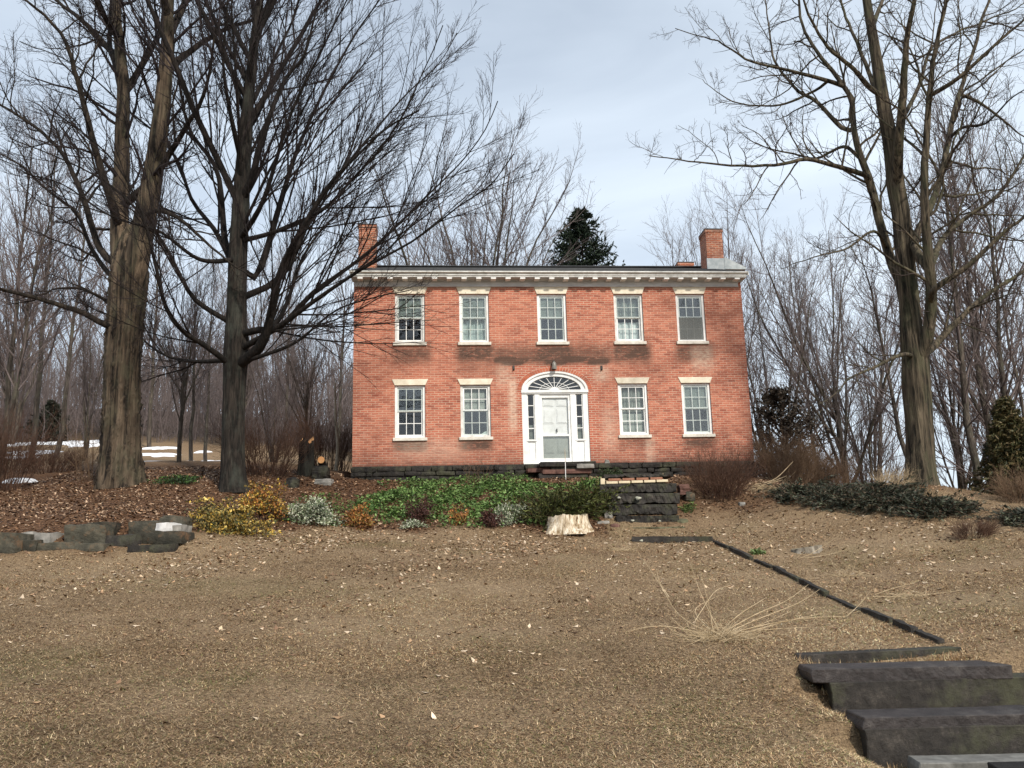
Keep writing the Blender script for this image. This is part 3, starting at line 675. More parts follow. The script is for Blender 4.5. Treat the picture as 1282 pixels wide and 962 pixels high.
for kind, k, px, top, Y, g, lab, rz, fat in WT:
    wood_tree('bare_tree', lab, kind, k, px, top, Y, g, rz, (0, 0), fat)
wood_tree('leaning_tree', 'thin bare tree leaning left beside the big bank tree', 'slender', 0, 1133, 300, 25.5, GR, .4, (0, -.16), 1.25)
wood_tree('leaning_tree', 'bare tree leaning right at the left edge among red brush', 'slender', 2, 6, 200, 25.5, GL, 1.1, (0, .14), 1.1)

# --- far wood: nobody can count it
r = np.random.default_rng(99); tw = []
kk = 760
xs = np.concatenate([r.uniform(-110, 10, 560), r.uniform(8, 40, 200)]); ys = np.concatenate([64 + 75 * r.uniform(0, 1, 560) ** 1.2, r.uniform(50, 95, 200)])
hs = np.concatenate([r.uniform(6, 11, 560), r.uniform(5, 8.5, 200)])
N = 7; z = np.linspace(0, 1, N)[None, :]
P = np.stack([xs[:, None] + np.cumsum(r.normal(0, .12, (kk, N)), 1), ys[:, None] + np.cumsum(r.normal(0, .12, (kk, N)), 1), terr(xs, ys)[:, None] - .3 + hs[:, None] * z], -1)
R = r.uniform(.05, .13, (kk, 1)) * (1 - z) + .02
l1 = sprout(P, R, r, 17, t0=.12, t1=1, ang=36, ratio=.34, fall=.5, N=5, wander=.1, up=.08, rr=.5, tip=.012, rl=.008)
l2 = sprout(*l1, r, 7, t0=.15, ang=34, ratio=.5, fall=.4, N=4, wander=.1, up=.06, rr=.7, tip=.008)
# undergrowth saplings between the trunks
ku = 4200
xu = np.concatenate([r.uniform(-100, 8, 3500), r.uniform(9, 36, 700)]); yu = np.concatenate([60 + 50 * r.uniform(0, 1, 3500) ** 1.5, r.uniform(40, 80, 700)])
PU = np.stack([xu[:, None] + np.cumsum(r.normal(0, .12, (ku, 5)), 1), yu[:, None] + np.cumsum(r.normal(0, .12, (ku, 5)), 1), terr(xu, yu)[:, None] - .1 + np.concatenate([r.uniform(1.8, 7.5, 3500), r.uniform(1.5, 5, 700)])[:, None] * np.linspace(0, 1, 5)[None]], -1)
RU = .022 * np.linspace(1.2, .3, 5)[None] + 0 * PU[:, :, 0]
u1 = sprout(PU, RU, r, 12, t0=.1, ang=36, ratio=.42, fall=.4, N=4, wander=.12, up=.06, rr=.7, tip=.008)
tw += [(PU, RU, 3), (u1[0], u1[1], 3)]
o = link('distant_woods', tube_mesh('distant_woods', [(P, R, 5), (l1[0], l1[1], 3), (l2[0], l2[1], 3)] + tw), M['twig_wood'])
tag(o, 'mass of grey brown leafless woods on the far slope', 'woods', kind='stuff')

# ------------------------------------------------------------------ brush and shrubs
def brush(name, label, p, w, h, mat, nst=60, n2=6, seed=0, cat='shrub', group=None, spread=.55, wander=.09, thick=.006):
    r = np.random.default_rng(seed); N = 7
    a = r.uniform(0, math.tau, nst); rad = np.sqrt(r.uniform(0, 1, nst)) * w * .28
    b = np.stack([p[0] + np.cos(a) * rad, p[1] + np.sin(a) * rad * .8], -1)
    P = np.empty((nst, N, 3)); P[:, 0, :2] = b; P[:, 0, 2] = terr(b[:, 0], b[:, 1]) - .05
    d = unit(np.stack([np.cos(a) * spread * r.uniform(0, 1.3, nst), np.sin(a) * spread * r.uniform(0, 1.3, nst), np.ones(nst)], -1))
    L = h * r.uniform(.55, 1.08, nst)
    for j in range(1, N):
        d = unit(d + wander * r.normal(size=(nst, 3))); P[:, j] = P[:, j - 1] + d * (L / (N - 1))[:, None]
    s = np.linspace(0, 1, N)[None]; R = thick * (1.3 - s) + 0 * P[:, :, 0]
    l1 = sprout(P, R, r, n2, t0=.25, ang=34, sd=12, ratio=.4, fall=.4, N=5, wander=.12, up=.05, rr=.7, tip=thick * .5)
    l2 = sprout(*l1, r, 3, t0=.2, ang=38, sd=12, ratio=.5, fall=.3, N=3, wander=.12, up=.05, rr=.7, tip=thick * .4)
    root = empty(name, p); tag(root, label, cat, group)
    link('stems', tube_mesh('stems', [(P, R, 4)], p), mat, root)
    link('twigs', tube_mesh('twigs', [(l1[0], l1[1], 3), (l2[0], l2[1], 3)], p), mat, root)
    return root
def pxw(n_px, Y): return n_px * Y / FPX
g = ground
def spot(px, Y): return onground(at(px, 600, Y))
BR = 'bare brush thickets'
brush('bare_bush', 'rounded red brown bare bush on the slope right of the upper stone steps', g(905, 622), 1.7, 1.35, M['brush_red'], 120, 8, 1, spread=.8)
brush('bare_bush', 'tan dry twiggy bush against the right end of the house', spot(985, 27), 2.2, 1.5, M['brush_tan'], 150, 7, 2, spread=.5)
brush('bare_bush', 'second tan dry bush further right along the crest beside the first', spot(1030, 28.5), 2.2, 1.3, M['brush_tan'], 120, 7, 3, spread=.6)
brush('bare_bush', 'reddish bare thicket behind the maple trunk', spot(330, 25.5), 2.2, 1.9, M['brush_red'], 110, 8, 4, spread=.6)
brush('bare_bush', 'reddish bare thicket at the left edge of the terrace', spot(2, 23.5), 2., 2.3, M['brush_red'], 110, 8, 5, spread=.55)
brush('bare_bush', 'low reddish bush in front of the snow, left of the old shaggy tree', spot(60, 27), 2.6, .9, M['brush_red'], 110, 7, 6, spread=.9)
brush('bare_bush', 'few stemmed tan bush at the left foot of the old shaggy tree', spot(112, 25), 1.1, 1.6, M['brush_tan'], 26, 6, 7, spread=.5)
brush('bare_bush', 'brown thicket in the gap between the maple and the house', spot(412, 30), 3., 2., M['brush_red'], 130, 7, 8, spread=.5)
brush('bare_bush', 'dark brown tall thicket right of the house in front of the dark cedar', spot(1000, 33), 3.2, 2.6, M['brush_red'], 150, 8, 9, spread=.6)
brush('bare_bush', 'brown thicket left of the leaning tree beyond the crest', spot(1085, 33), 4.2, 2.8, M['brush_red'], 170, 8, 10, spread=.7)
brush('bare_bush', 'orange brown bush at the right edge under the yellowish cedar', spot(1272, 20.5), 1.1, .8, M['brush_tan'], 70, 6, 11, spread=.8)
brush('dry_weeds', 'tuft of dry standing weeds left of the big bank tree', g(1118, 610), .9, .5, M['straw'], 60, 3, 12, 'weeds', spread=.9, thick=.004)
brush('dry_weeds', 'small dry weed clump in dead leaves at the right end of the bank', g(1220, 672), .9, .3, M['brush_red'], 60, 5, 13, 'weeds', spread=1.2, thick=.004)
brush('dry_weeds', 'thin tall weed stalks against the foundation left of the door', g(600, 606), 1.2, .8, M['brush_tan'], 12, 4, 14, 'weeds', spread=.3, thick=.004)

def shrub(name, label, p, w, h, cols, nleaf, size, stem_mat, seed, lobes=7, flat=.2, aspect=.5, low=.1, cat='shrub', depth=None, group=None, d_up=.4):
    """leafy shrub: leaf clumps on short stems, uneven outline"""
    r = np.random.default_rng(seed); depth = depth or w * .7
    nc = lobes * 9
    u = randvec(nc, r); u[:, 2] = np.abs(u[:, 2])
    C = u * np.array([w / 2, depth / 2, h]) * (r.uniform(.35, 1.0, (nc, 1)) ** .6) * np.clip(.8 + .35 * np.sin(np.arctan2(u[:, 1], u[:, 0]) * 3 + seed)[:, None] + .1 * r.normal(size=(nc, 1)), .45, 1.12)
    C[:, 2] = low * h + C[:, 2] * (1 - low)
    C[:, 0] += p[0]; C[:, 1] += p[1]; C[:, 2] += terr(C[:, 0], C[:, 1])
    k = nleaf // nc
    cc = np.repeat(C, k, 0); rel = r.normal(size=cc.shape) * np.array([w, depth, h]) * .075
    pos = cc + rel
    dirn = unit(rel + np.array([0, 0, .02])) + np.array([0, 0, d_up])
    clump = np.repeat(r.uniform(.45, 1.25, (nc, 1)), k, 0)
    V, T, c = leaf_cloud(pos, size, pick(cols, len(pos), r) * clump, flat, aspect, .3, dirn, .8, r)
    # stems from the middle out to each clump
    N = 5; s = np.linspace(0, 1, N)[None, :, None]
    b = np.array([p[0], p[1], p[2] - .03]) + r.normal(size=(nc, 3)) * np.array([w * .08, depth * .08, 0])
    P = b[:, None] * (1 - s) + C[:, None] * s; P[:, :, 2] += (np.sin(s[..., 0] * math.pi) * .06 * h); P += r.normal(0, .01, P.shape)
    R = .007 * (1.3 - s[..., 0]) + 0 * P[:, :, 0]
    root = empty(name, p); tag(root, label, cat, group)
    link('stems', tube_mesh('stems', [(P, R, 4)], p), stem_mat, root)
    link('foliage', np_mesh('foliage', V - p, [T], False, c), M['leaf'], root)
    return root
YEL = [(.05, .055, .02), (.14, .10, .04), (.50, .34, .06), (.42, .26, .05), (.33, .24, .06), (.20, .16, .05), (.09, .09, .03), (.56, .42, .13)]
WHT = [(.30, .34, .22), (.42, .44, .32), (.16, .21, .11), (.09, .12, .06), (.5, .5, .4)]
GRN = [(.045, .095, .018), (.075, .145, .03), (.12, .20, .055), (.035, .06, .014)]
ORG = [(.42, .17, .04), (.30, .12, .035), (.20, .09, .04), (.35, .25, .07)]
BUR = [(.075, .028, .024), (.05, .022, .02), (.11, .05, .035)]
JUN = [(.030, .036, .023), (.048, .056, .036), (.075, .083, .052), (.020, .024, .015), (.09, .068, .045)]
shrub('yellow_shrub', 'large golden yellow variegated shrub at the right end of the stone wall', g(285, 664), 1.75, .62, YEL, 5600, .034, M['brush_red'], 1, 9, depth=1.1)
shrub('yellow_shrub', 'upright yellow and orange shrub directly in front of the maple trunk', g(328, 650), 1.25, .92, YEL[:4] + ORG[:2], 3600, .032, M['brush_red'], 2, 6, depth=.9)
shrub('variegated_shrub', 'pale grey green and white variegated shrub right of the yellow shrubs', g(392, 656), 1.25, .62, WHT, 4600, .028, M['brush_red'], 3, 7)
shrub('orange_shrub', 'small orange and russet leaved shrub beside the pale variegated shrub', g(446, 660), .85, .5, ORG, 2000, .032, M['brush_red'], 4, 5)
shrub('orange_shrub', 'little orange leaved sprig in dead leaves at the middle of the bed edge', g(576, 658), .5, .5, ORG, 700, .03, M['brush_red'], 5, 4)
shrub('burgundy_shrub', 'small dark burgundy shrub at the bed edge below the second window', g(526, 656), .7, .66, BUR, 1600, .024, M['brush_red'], 6, 5, low=.3)
shrub('burgundy_shrub', 'small dark burgundy shrub just left of the dark green juniper', g(617, 660), .6, .5, BUR, 1500, .024, M['brush_red'], 7, 5, low=.2)
shrub('variegated_shrub', 'low pale variegated shrub left of the dark green juniper', g(636, 656), .95, .5, WHT, 2400, .024, M['brush_red'], 8, 6)
shrub('variegated_shrub', 'tiny pale variegated plant at the front of the bed under the burgundy shrub', g(517, 662), .7, .22, WHT, 900, .022, M['brush_red'], 9, 4)
shrub('seedling', 'little bright green weed on the bank beside the stone edging', g(948, 694), .36, .12, [(.16, .24, .08), (.22, .30, .12)], 240, .04, M['brush_tan'], 10, 3, flat=.6, cat='weed')
shrub('fern_tuft', 'low dark green tuft at the foot of the small spreading tree', g(222, 604), 1.3, .22, GRN[:1] + [(.03, .05, .02)], 1500, .03, M['brush_red'], 11, 5, cat='plant')
shrub('hanging_plant', 'green leafy tuft growing beside the upper stone steps', g(862, 640), .42, .22, [(.14, .18, .05), (.07, .11, .03)], 500, .025, M['brush_red'], 12, 3, cat='plant')
shrub('mossy_clump', 'dark green clump on the foundation ledge right of the doorstep', onground(hw(7.35, -.5)), .8, .32, [(.03, .05, .02), (.05, .07, .03)], 1500, .025, M['brush_red'], 13, 4, cat='plant')

def juniper(name, label, spots, cols, seed, reach=.9, h=.4, nsh=260, cat='juniper', rise=.35):
    """creeping juniper: arching sprays of needle foliage"""
    r = np.random.default_rng(seed); Ps = []
    for (x, y) in spots:
        k = nsh; N = 8; a = r.uniform(0, math.tau, k); L = reach * r.uniform(.45, 1.15, k)
        d = unit(np.stack([np.cos(a), np.sin(a), r.uniform(.15, 1.2, k) * rise * 2], -1)); P = np.empty((k, N, 3))
        P[:, 0] = np.stack([x + r.normal(0, .22, k), y + r.normal(0, .18, k), np.zeros(k)], -1); P[:, 0, 2] = terr(P[:, 0, 0], P[:, 0, 1]) + r.uniform(-.03, .12, k)
        for j in range(1, N):
            d = unit(d + np.array([0, 0, -.10]) + .07 * r.normal(size=(k, 3))); P[:, j] = P[:, j - 1] + d * (L / (N - 1))[:, None]
        P[:, :, 2] = np.maximum(P[:, :, 2], terr(P[:, :, 0], P[:, :, 1]) + .03)
        Ps.append(P)
    P = np.concatenate(Ps); R = .006 * np.linspace(1.2, .3, 8)[None] + 0 * P[:, :, 0]
    m = 34; k = len(P)
    t = r.uniform(.15, 1, (k, m)) * 7; i = np.clip(t.astype(int), 0, 6); f = (t - i)[..., None]; b = np.arange(k)[:, None]
    q = P[b, i] * (1 - f) + P[b, i + 1] * f; tn = unit(P[b, i + 1] - P[b, i])
    q = q.reshape(-1, 3) + r.normal(0, .02, (k * m, 3)); tn = tn.reshape(-1, 3)
    shade = np.repeat(r.uniform(.65, 1.4, (k, 1)), m, 0).reshape(-1, 1)
    V, T, c = leaf_cloud(q, .05, pick(cols, len(q), r) * shade, 0, .22, .2, tn + np.array([0, 0, .25]), 1.5, r)
    o = np.array([spots[0][0], spots[0][1], float(terr(*spots[0]))])
    root = empty(name, o); tag(root, label, cat)
    link('stems', tube_mesh('stems', [(P, R, 3)], o), M['brush_red'], root)
    link('foliage', np_mesh('foliage', V - o, [T], False, c), M['leaf'], root)
    return root
JUG = [(.035, .045, .010), (.065, .075, .018), (.10, .11, .03), (.020, .028, .008)]
juniper('juniper', 'dark green feathery juniper behind the pale cut stump', [tuple(g(px, py)[:2]) for px, py in ((690, 652), (712, 646), (735, 640))], JUG, 1, .95, .6, 200, rise=.55)
juniper('creeping_juniper', 'long dark creeping juniper sprawling along the bank crest under the big bank tree',
        [tuple(g(px, py)[:2]) for px, py in ((1004, 622), (1035, 628), (1068, 632), (1100, 634), (1130, 636), (1155, 640), (1178, 644), (1060, 622), (1105, 624))], JUN, 2, .72, .3, 190)
juniper('creeping_juniper', 'small dark juniper patch at the right edge of the bank', [tuple(g(px, py)[:2]) for px, py in ((1284, 652), (1300, 655))], JUN, 3, .5, .2, 110)

# conifers
def conifer(name, label, p, H, W, cols, seed, whorls=34, per=9, droop=-.12, needle=.09, dens=60, base=.06, cexp=.85, cat='conifer'):
    r = np.random.default_rng(seed); N = 7
    k = whorls * per; t = np.repeat(np.linspace(base, .985, whorls), per) + r.normal(0, .006, k)
    a = r.uniform(0, math.tau, k); L = W / 2 * (1 - t) ** cexp * r.uniform(.65, 1.2, k) + .12
    d = unit(np.stack([np.cos(a), np.sin(a), .25 + droop * 2 * (1 - t) + .5 * t], -1)); P = np.empty((k, N, 3)); P[:, 0] = np.stack([0 * t, 0 * t, t * H], -1)
    for j in range(1, N):
        d = unit(d + np.array([0, 0, .05 if j > 3 else droop]) + .06 * r.normal(size=(k, 3))); P[:, j] = P[:, j - 1] + d * (L / (N - 1))[:, None]
    R = .016 * np.linspace(1.2, .25, N)[None] * (.4 + (1 - t))[:, None]
    l1 = sprout(P, R, r, 7, t0=.25, ang=48, sd=8, ratio=.4, fall=.5, N=4, wander=.05, up=-.06, rr=.6, tip=.004)
    def needles(Q, m):
        B, n_, _ = Q.shape; tt = r.uniform(.12, 1, (B, m)) * (n_ - 1); i = np.clip(tt.astype(int), 0, n_ - 2); f = (tt - i)[..., None]; b = np.arange(B)[:, None]
        q = Q[b, i] * (1 - f) + Q[b, i + 1] * f; tn = unit(Q[b, i + 1] - Q[b, i]); return q.reshape(-1, 3), tn.reshape(-1, 3)
    q1, t1 = needles(P, dens // 3); q2, t2 = needles(l1[0], max(5, dens // 6)); q = np.concatenate([q1, q2]); tn = np.concatenate([t1, t2])
    V, T, c = leaf_cloud(q, needle, pick(cols, len(q), r), 0, .3, .2, tn + np.array([0, 0, -.15]), 1.3, r)
    root = empty(name, p); tag(root, label, cat)
    z = np.linspace(0, 1, 8); TP = np.stack([0 * z, 0 * z, z * H - .2], -1)
    link('trunk', tube_mesh('trunk', [(TP[None], (.17 * H / 12 * (1 - z) + .012)[None], 8)]), M['bark_wood'], root)
    link('branches', tube_mesh('branches', [(P, R, 4), (l1[0], l1[1], 3)]), M['twig_dark'], root)
    link('foliage', np_mesh('foliage', V, [T], False, c), M['leaf'], root)
p = spot(741, 46); H = at(738, 262, 46)[2] - p[2]
conifer('spruce_tree', 'dark green spruce rising behind the middle of the house roof', p, H, 11.5, [(.012, .022, .012), (.02, .035, .018), (.03, .048, .024), (.009, .015, .009)], 5, 64, 11, -.10, .085, 100, cexp=.80)
p = spot(1270, 24.5); H = at(1270, 506, 24.5)[2] - p[2]
conifer('cedar', 'yellowish green bushy cedar at the right edge', p, H, 2.3, [(.10, .085, .03), (.06, .06, .022), (.035, .04, .016), (.15, .11, .05)], 6, 26, 12, .05, .07, 70, cat='conifer', base=.03)
p = spot(985, 38); H = at(985, 492, 38)[2] - p[2]
conifer('cedar', 'dark shadowy cedar among the brush right of the house', p, H, 5.2, [(.04, .033, .022), (.06, .046, .032), (.03, .024, .017), (.085, .062, .045)], 7, 24, 10, .02, .09, 36, base=.03, cexp=.55)
p = spot(1246, 25.5); H = at(1240, 560, 25.5)[2] - p[2]
conifer('cedar', 'small dark young conifer between the pair of slim trees and the yellowish cedar', p, H, 1.1, JUN, 8, 14, 8, .0, .06, 40, base=.05)
p = spot(58, 62); H = at(58, 505, 62)[2] - p[2]
conifer('cedar', 'dark hazy conifer at the edge of the left wood beyond the snow', p, H, 3.2, [(.018, .022, .014), (.03, .034, .022)], 9, 18, 8, .0, .14, 40, base=.03)

# ------------------------------------------------------------------ ground cover bed, leaf litter, lawn blades
def poly_scatter(n_, poly, seed):
    """random ground points inside a polygon given by photo positions on the ground"""
    r = np.random.default_rng(seed); W = np.array([g(px, py)[:2] for px, py in poly])
    lo, hi = W.min(0), W.max(0); out = []
    tot = 0
    while tot < n_:
        q = r.uniform(lo, hi, (n_ * 2, 2)); ins = np.zeros(len(q), bool); j = len(W) - 1
        for i in range(len(W)):
            c = ((W[i, 1] > q[:, 1]) != (W[j, 1] > q[:, 1])) & (q[:, 0] < (W[j, 0] - W[i, 0]) * (q[:, 1] - W[i, 1]) / (W[j, 1] - W[i, 1] + 1e-9) + W[i, 0]); ins ^= c; j = i
        out.append(q[ins]); tot += ins.sum()
    return np.concatenate(out)[:n_]
q = np.concatenate([poly_scatter(2600, [(470, 607), (560, 602), (660, 600), (672, 605), (560, 610), (480, 613)], 9), poly_scatter(1500, [(335, 652), (375, 628), (445, 618), (470, 640), (520, 655), (430, 662)], 5), poly_scatter(700, [(500, 655), (560, 648), (660, 650), (690, 660), (560, 664)], 6), poly_scatter(22000, [(438, 642), (455, 622), (530, 612), (640, 607), (752, 607), (766, 622), (770, 646), (740, 650), (690, 640), (640, 652), (560, 650), (500, 652)], 3)])
rr_ = np.random.default_rng(4)
keep = rr_.uniform(size=len(q)) < np.clip(.62 + .75 * vnoise(q[:, 0], q[:, 1], 44, 5, .7), .05, 1); q = q[keep]
zz = terr(q[:, 0], q[:, 1]) + rr_.uniform(.02, .20, len(q)) * np.clip(.7 + .5 * vnoise(q[:, 0], q[:, 1], 45, 3, .4), .3, 1.2)
V, T, c = leaf_cloud(np.column_stack([q, zz]), .042, pick(GRN + [(.17, .26, .08)], len(q), rr_), .45, .5, .3, np.tile([0, -.3, .5], (len(q), 1)), .5, rr_)
ns = 2500; qs = q[:ns]; s = np.linspace(0, 1, 3)[None, :, None]
b0 = np.column_stack([qs, terr(qs[:, 0], qs[:, 1]) - .01]); b1 = np.column_stack([qs + rr_.normal(0, .03, (ns, 2)), zz[:ns]])
sv, sq = tubes(b0[:, None] * (1 - s) + b1[:, None] * s, np.full((ns, 3), .002), 3)
me = np_mesh('ground_cover', np.concatenate([V, sv]), [T, sq + len(V)], False, np.concatenate([c, np.tile([.06, .07, .03], (len(sv), 1))]))
tag(link('ground_cover', me, M['leaf']), 'bed of low glossy green ground cover below the front wall', 'ground cover', kind='stuff')

r = np.random.default_rng(8)
def litter_pts():
    n1 = 46000
    x = r.uniform(-13, 10.5, n1); y = r.uniform(16, 27, n1)
    zl = zone_litter(x, y); z2 = np.clip(1 - (bed_front(x) - y) / 4.2, 0, 1) ** 2 * .10
    bank = ((x > 3) & (y > 14)) * .07
    k = r.uniform(size=n1) < np.maximum(np.maximum(zl * .8, z2), bank)
    near_ = 16000; xn = r.uniform(-9, 9, near_); yn = 6.5 + 15 * r.uniform(size=near_) ** .55
    kn = r.uniform(size=near_) < np.clip((yn / 21) ** 1.5, .05, 1) * np.where(xn < 1, .9, .5) * np.clip(.6 + .6 * vnoise(xn, yn, 81, 4, .25), .05, 1)
    return np.concatenate([np.column_stack([x[k], y[k]]), np.column_stack([xn[kn], yn[kn]])])
q = litter_pts()
ok = ~((q[:, 0] > 2.6) & (q[:, 0] < 5.4) & (q[:, 1] < 9.6)); q = q[ok]
onl = zone_litter(q[:, 0], q[:, 1])[:, None] > .4
cl = np.where(onl, pick([(.20, .105, .055), (.12, .062, .034), (.31, .185, .105), (.46, .32, .21), (.07, .04, .026)], len(q), r), pick([(.40, .25, .14), (.50, .37, .24), (.58, .46, .33), (.27, .165, .095), (.18, .105, .06)], len(q), r))
V, T, c = leaf_cloud(np.column_stack([q, terr(q[:, 0], q[:, 1]) + .02]), .040, cl, .72, .6, .5, None, 1, r)
nf = 26000; yf = 6.5 * (24. / 6.5) ** r.uniform(size=nf); xf = r.uniform(-1, 1, nf) * (yf * .62 + .6)
kf = r.uniform(size=nf) < np.clip(.55 + .7 * vnoise(xf, yf, 83, 5, .3), .08, 1); xf, yf = xf[kf], yf[kf]
V2, T2, c2 = leaf_cloud(np.column_stack([xf, yf, terr(xf, yf) + .018]), .013, pick([(.20, .125, .07), (.12, .07, .04), (.34, .23, .13), (.07, .042, .025)], len(xf), r), .6, .6, .5, None, 1, r)
V, T, c = np.concatenate([V, V2]), np.concatenate([T, T2 + len(V)]), np.concatenate([c, c2])
tag(link('leaf_litter', np_mesh('leaf_litter', V, [T], False, c), M['leaf']), 'fallen brown leaves scattered over the terrace and the lawn', 'fallen leaves', kind='stuff')

r = np.random.default_rng(9)
nb = 1250000
u = r.uniform(size=nb); y = 6.2 * (25. / 6.2) ** (u ** 1.12)           # denser where the eye can see single blades
half = y * .62 + .6; x = r.uniform(-1, 1, nb) * half
y = y + r.normal(0, .1, nb)
k = (r.uniform(size=nb) > zone_litter(x, y) * .9) & (y < 25)
x, y = x[k], y[k]; nb = len(x)
thin = np.clip(.62 + .45 * vnoise(x, y, 71, 5, .35), .12, 1); k = r.uniform(size=nb) < thin; x, y = x[k], y[k]; nb = len(x)
a = r.uniform(0, math.tau, nb); L = r.uniform(.018, .060, nb) * (1 + y * .010); el = np.abs(r.normal(.10, .22, nb))
d = np.stack([np.cos(a) * np.cos(el), np.sin(a) * np.cos(el), np.sin(el)], -1)
b = np.column_stack([x, y, terr(x, y) + r.uniform(0, .012, nb)])
# longer tufts in the joints of the lower steps and along their left ends
ns_ = 9000; seg = np.array([[3.05, 8.66, 5.2, 8.84], [3.1, 7.76, 5.2, 7.94], [2.86, 8.9, 2.96, 8.5], [2.92, 8.0, 3.02, 7.6], [2.75, 9.36, 4.6, 9.52], [3.2, 9.22, 4.8, 9.36]]); q_ = r.integers(0, 6, ns_); t_ = r.uniform(size=ns_)[:, None]
j_ = seg[q_, :2] * (1 - t_) + seg[q_, 2:] * t_ + r.normal(0, .035, (ns_, 2))
x[:ns_], y[:ns_] = j_[:, 0], j_[:, 1]; L[:ns_] = r.uniform(.03, .11, ns_); el[:ns_] = np.abs(r.normal(.5, .4, ns_))
d = np.stack([np.cos(a) * np.cos(el), np.sin(a) * np.cos(el), np.sin(el)], -1); b[:ns_] = np.column_stack([j_, terr(j_[:, 0], j_[:, 1]) + .005])
w = np.stack([-np.sin(a), np.cos(a), 0 * a], -1) * (r.uniform(.0011, .0024, nb) * (1 + y * .08))[:, None]
V = np.stack([b - w, b + w, b + d * L[:, None]], 1).reshape(-1, 3)
gp = np.clip(vnoise(x, y, 21, 5, .22) * .9 - .1, 0, 1); pp = np.maximum(np.clip(.45 + .6 * vnoise(x + .2 * y, y * .6, 31, 4, .09), 0, 1), np.exp(-((x + 1.2) ** 2 / 4.5 + (y - 12.) ** 2 / 12)))
c = pick([(.54, .385, .21), (.42, .27, .142), (.66, .50, .31), (.25, .145, .076), (.12, .068, .038)], nb, r, .2)
isg = r.uniform(size=nb) < (.05 + .22 * gp + .06 * (y < 9.5)); c[isg] = pick([(.17, .19, .055), (.24, .23, .085), (.11, .125, .035)], isg.sum(), r)
c *= ((.68 + .58 * pp) * (1 + .15 * vnoise(x, y, 77, 4, .7) + .16 * vnoise(x, y, 78, 3, .16)))[:, None]
me = np_mesh('dry_grass', V, [np.arange(nb * 3).reshape(-1, 3)], False, np.repeat(np.clip(c, 0, .8), 3, 0))
tag(link('dry_grass', me, M['grass']), 'short dry winter lawn, straw brown with a little green', 'grass', kind='stuff')

# pale dead stalks
def stalks(name, label, lines, cat='dry stalks', thick=.006, tuft=None, seed=0):
    """lines: photo polylines (px, py, Y) of single dead stalks"""
    r = np.random.default_rng(seed); B = []
    for ln in lines:
        w = np.array([at(*q) for q in ln]); w[:, 2] = np.maximum(w[:, 2], terr(w[:, 0], w[:, 1]) + .012)
        s = spline(w, 10) if len(w) > 2 else np.linspace(w[0], w[1], 10)
        B.append(s)
    P = np.array(B); R = thick * np.linspace(1, .35, 10)[None] + 0 * P[:, :, 0]
    o = onground(P[0, 0]); root = empty(name, o); tag(root, label, cat)
    link('stalks', tube_mesh('stalks', [(P, R, 4)], o), M['straw'], root)
    if tuft:
        c0 = g(*tuft[:2]); k = tuft[2]; a = r.uniform(0, math.tau, k); L = r.uniform(.15, tuft[3], k); N = 5
        Q = np.empty((k, N, 3)); Q[:, 0, 0] = c0[0] + r.normal(0, .16, k); Q[:, 0, 1] = c0[1] + r.normal(0, .10, k); Q[:, 0, 2] = terr(Q[:, 0, 0], Q[:, 0, 1]) + .01
        d = unit(np.stack([np.cos(a), np.sin(a), r.uniform(.02, .35, k)], -1))
        for j in range(1, N):
            d = unit(d + np.array([0, 0, -.03]) + .22 * r.normal(size=(k, 3))); Q[:, j] = Q[:, j - 1] + d * (L / (N - 1))[:, None]
        Q[:, :, 2] = np.maximum(Q[:, :, 2], terr(Q[:, :, 0], Q[:, :, 1]) + .01)
        link('tuft', tube_mesh('tuft', [(Q, .0035 * np.linspace(1, .4, N)[None] + 0 * Q[:, :, 0], 3)], o), M['straw'], root)
Yc = g(905, 795)[1]
stalks('dead_stalks', 'sprawling clump of long pale dead stalks on the lawn above the lower steps',
       [[(890, 795, Yc), (850, 770, Yc + .5), (828, 735, Yc + .9), (805, 700, Yc + 1.4)], [(893, 793, Yc), (888, 760, Yc + .1), (878, 722, Yc + .2)], [(900, 790, Yc), (878, 745, Yc + .3), (864, 705, Yc + .5)],
        [(905, 792, Yc), (945, 770, Yc + .4), (985, 752, Yc + .9), (1012, 732, Yc + 1.3)], [(908, 794, Yc), (950, 775, Yc + .3), (1000, 755, Yc + .6), (1026, 738, Yc + 1.)], [(915, 796, Yc), (960, 782, Yc + .2), (1010, 774, Yc + .3), (1060, 772, Yc + .4)],
        [(912, 800, Yc), (970, 790, Yc + .1), (1020, 791, Yc + .1)], [(885, 797, Yc), (840, 785, Yc + .1), (812, 785, Yc), (786, 791, Yc - .1)], [(918, 797, Yc), (950, 783, Yc + .3), (990, 766, Yc + .4)], [(895, 797, Yc), (870, 765, Yc + .6), (895, 748, Yc + .9)],
        [(870, 778, Yc + .3), (880, 762, Yc + .6), (896, 740, Yc + 1), (915, 733, Yc + 1.2)], [(900, 797, Yc), (925, 770, Yc + .4), (960, 748, Yc + .9)], [(838, 748, Yc + .8), (826, 730, Yc + 1), (822, 712, Yc + 1.1)], [(925, 800, Yc - .1), (985, 778, Yc + .3), (1030, 768, Yc + .5)]],
       tuft=(905, 800, 340, .5), seed=1, thick=.0062)
Yb = g(778, 690)[1]
stalks('dead_stalks', 'few thin pale stalks standing left of the stone edging by the upper steps', [[(780, 695, Yb), (777, 675, Yb), (774, 655, Yb)], [(786, 684, Yb), (776, 670, Yb), (770, 664, Yb)], [(768, 690, Yb), (776, 672, Yb), (783, 652, Yb)]], tuft=(782, 690, 70, .4), seed=2, thick=.005)
Yb = g(1010, 700)[1]
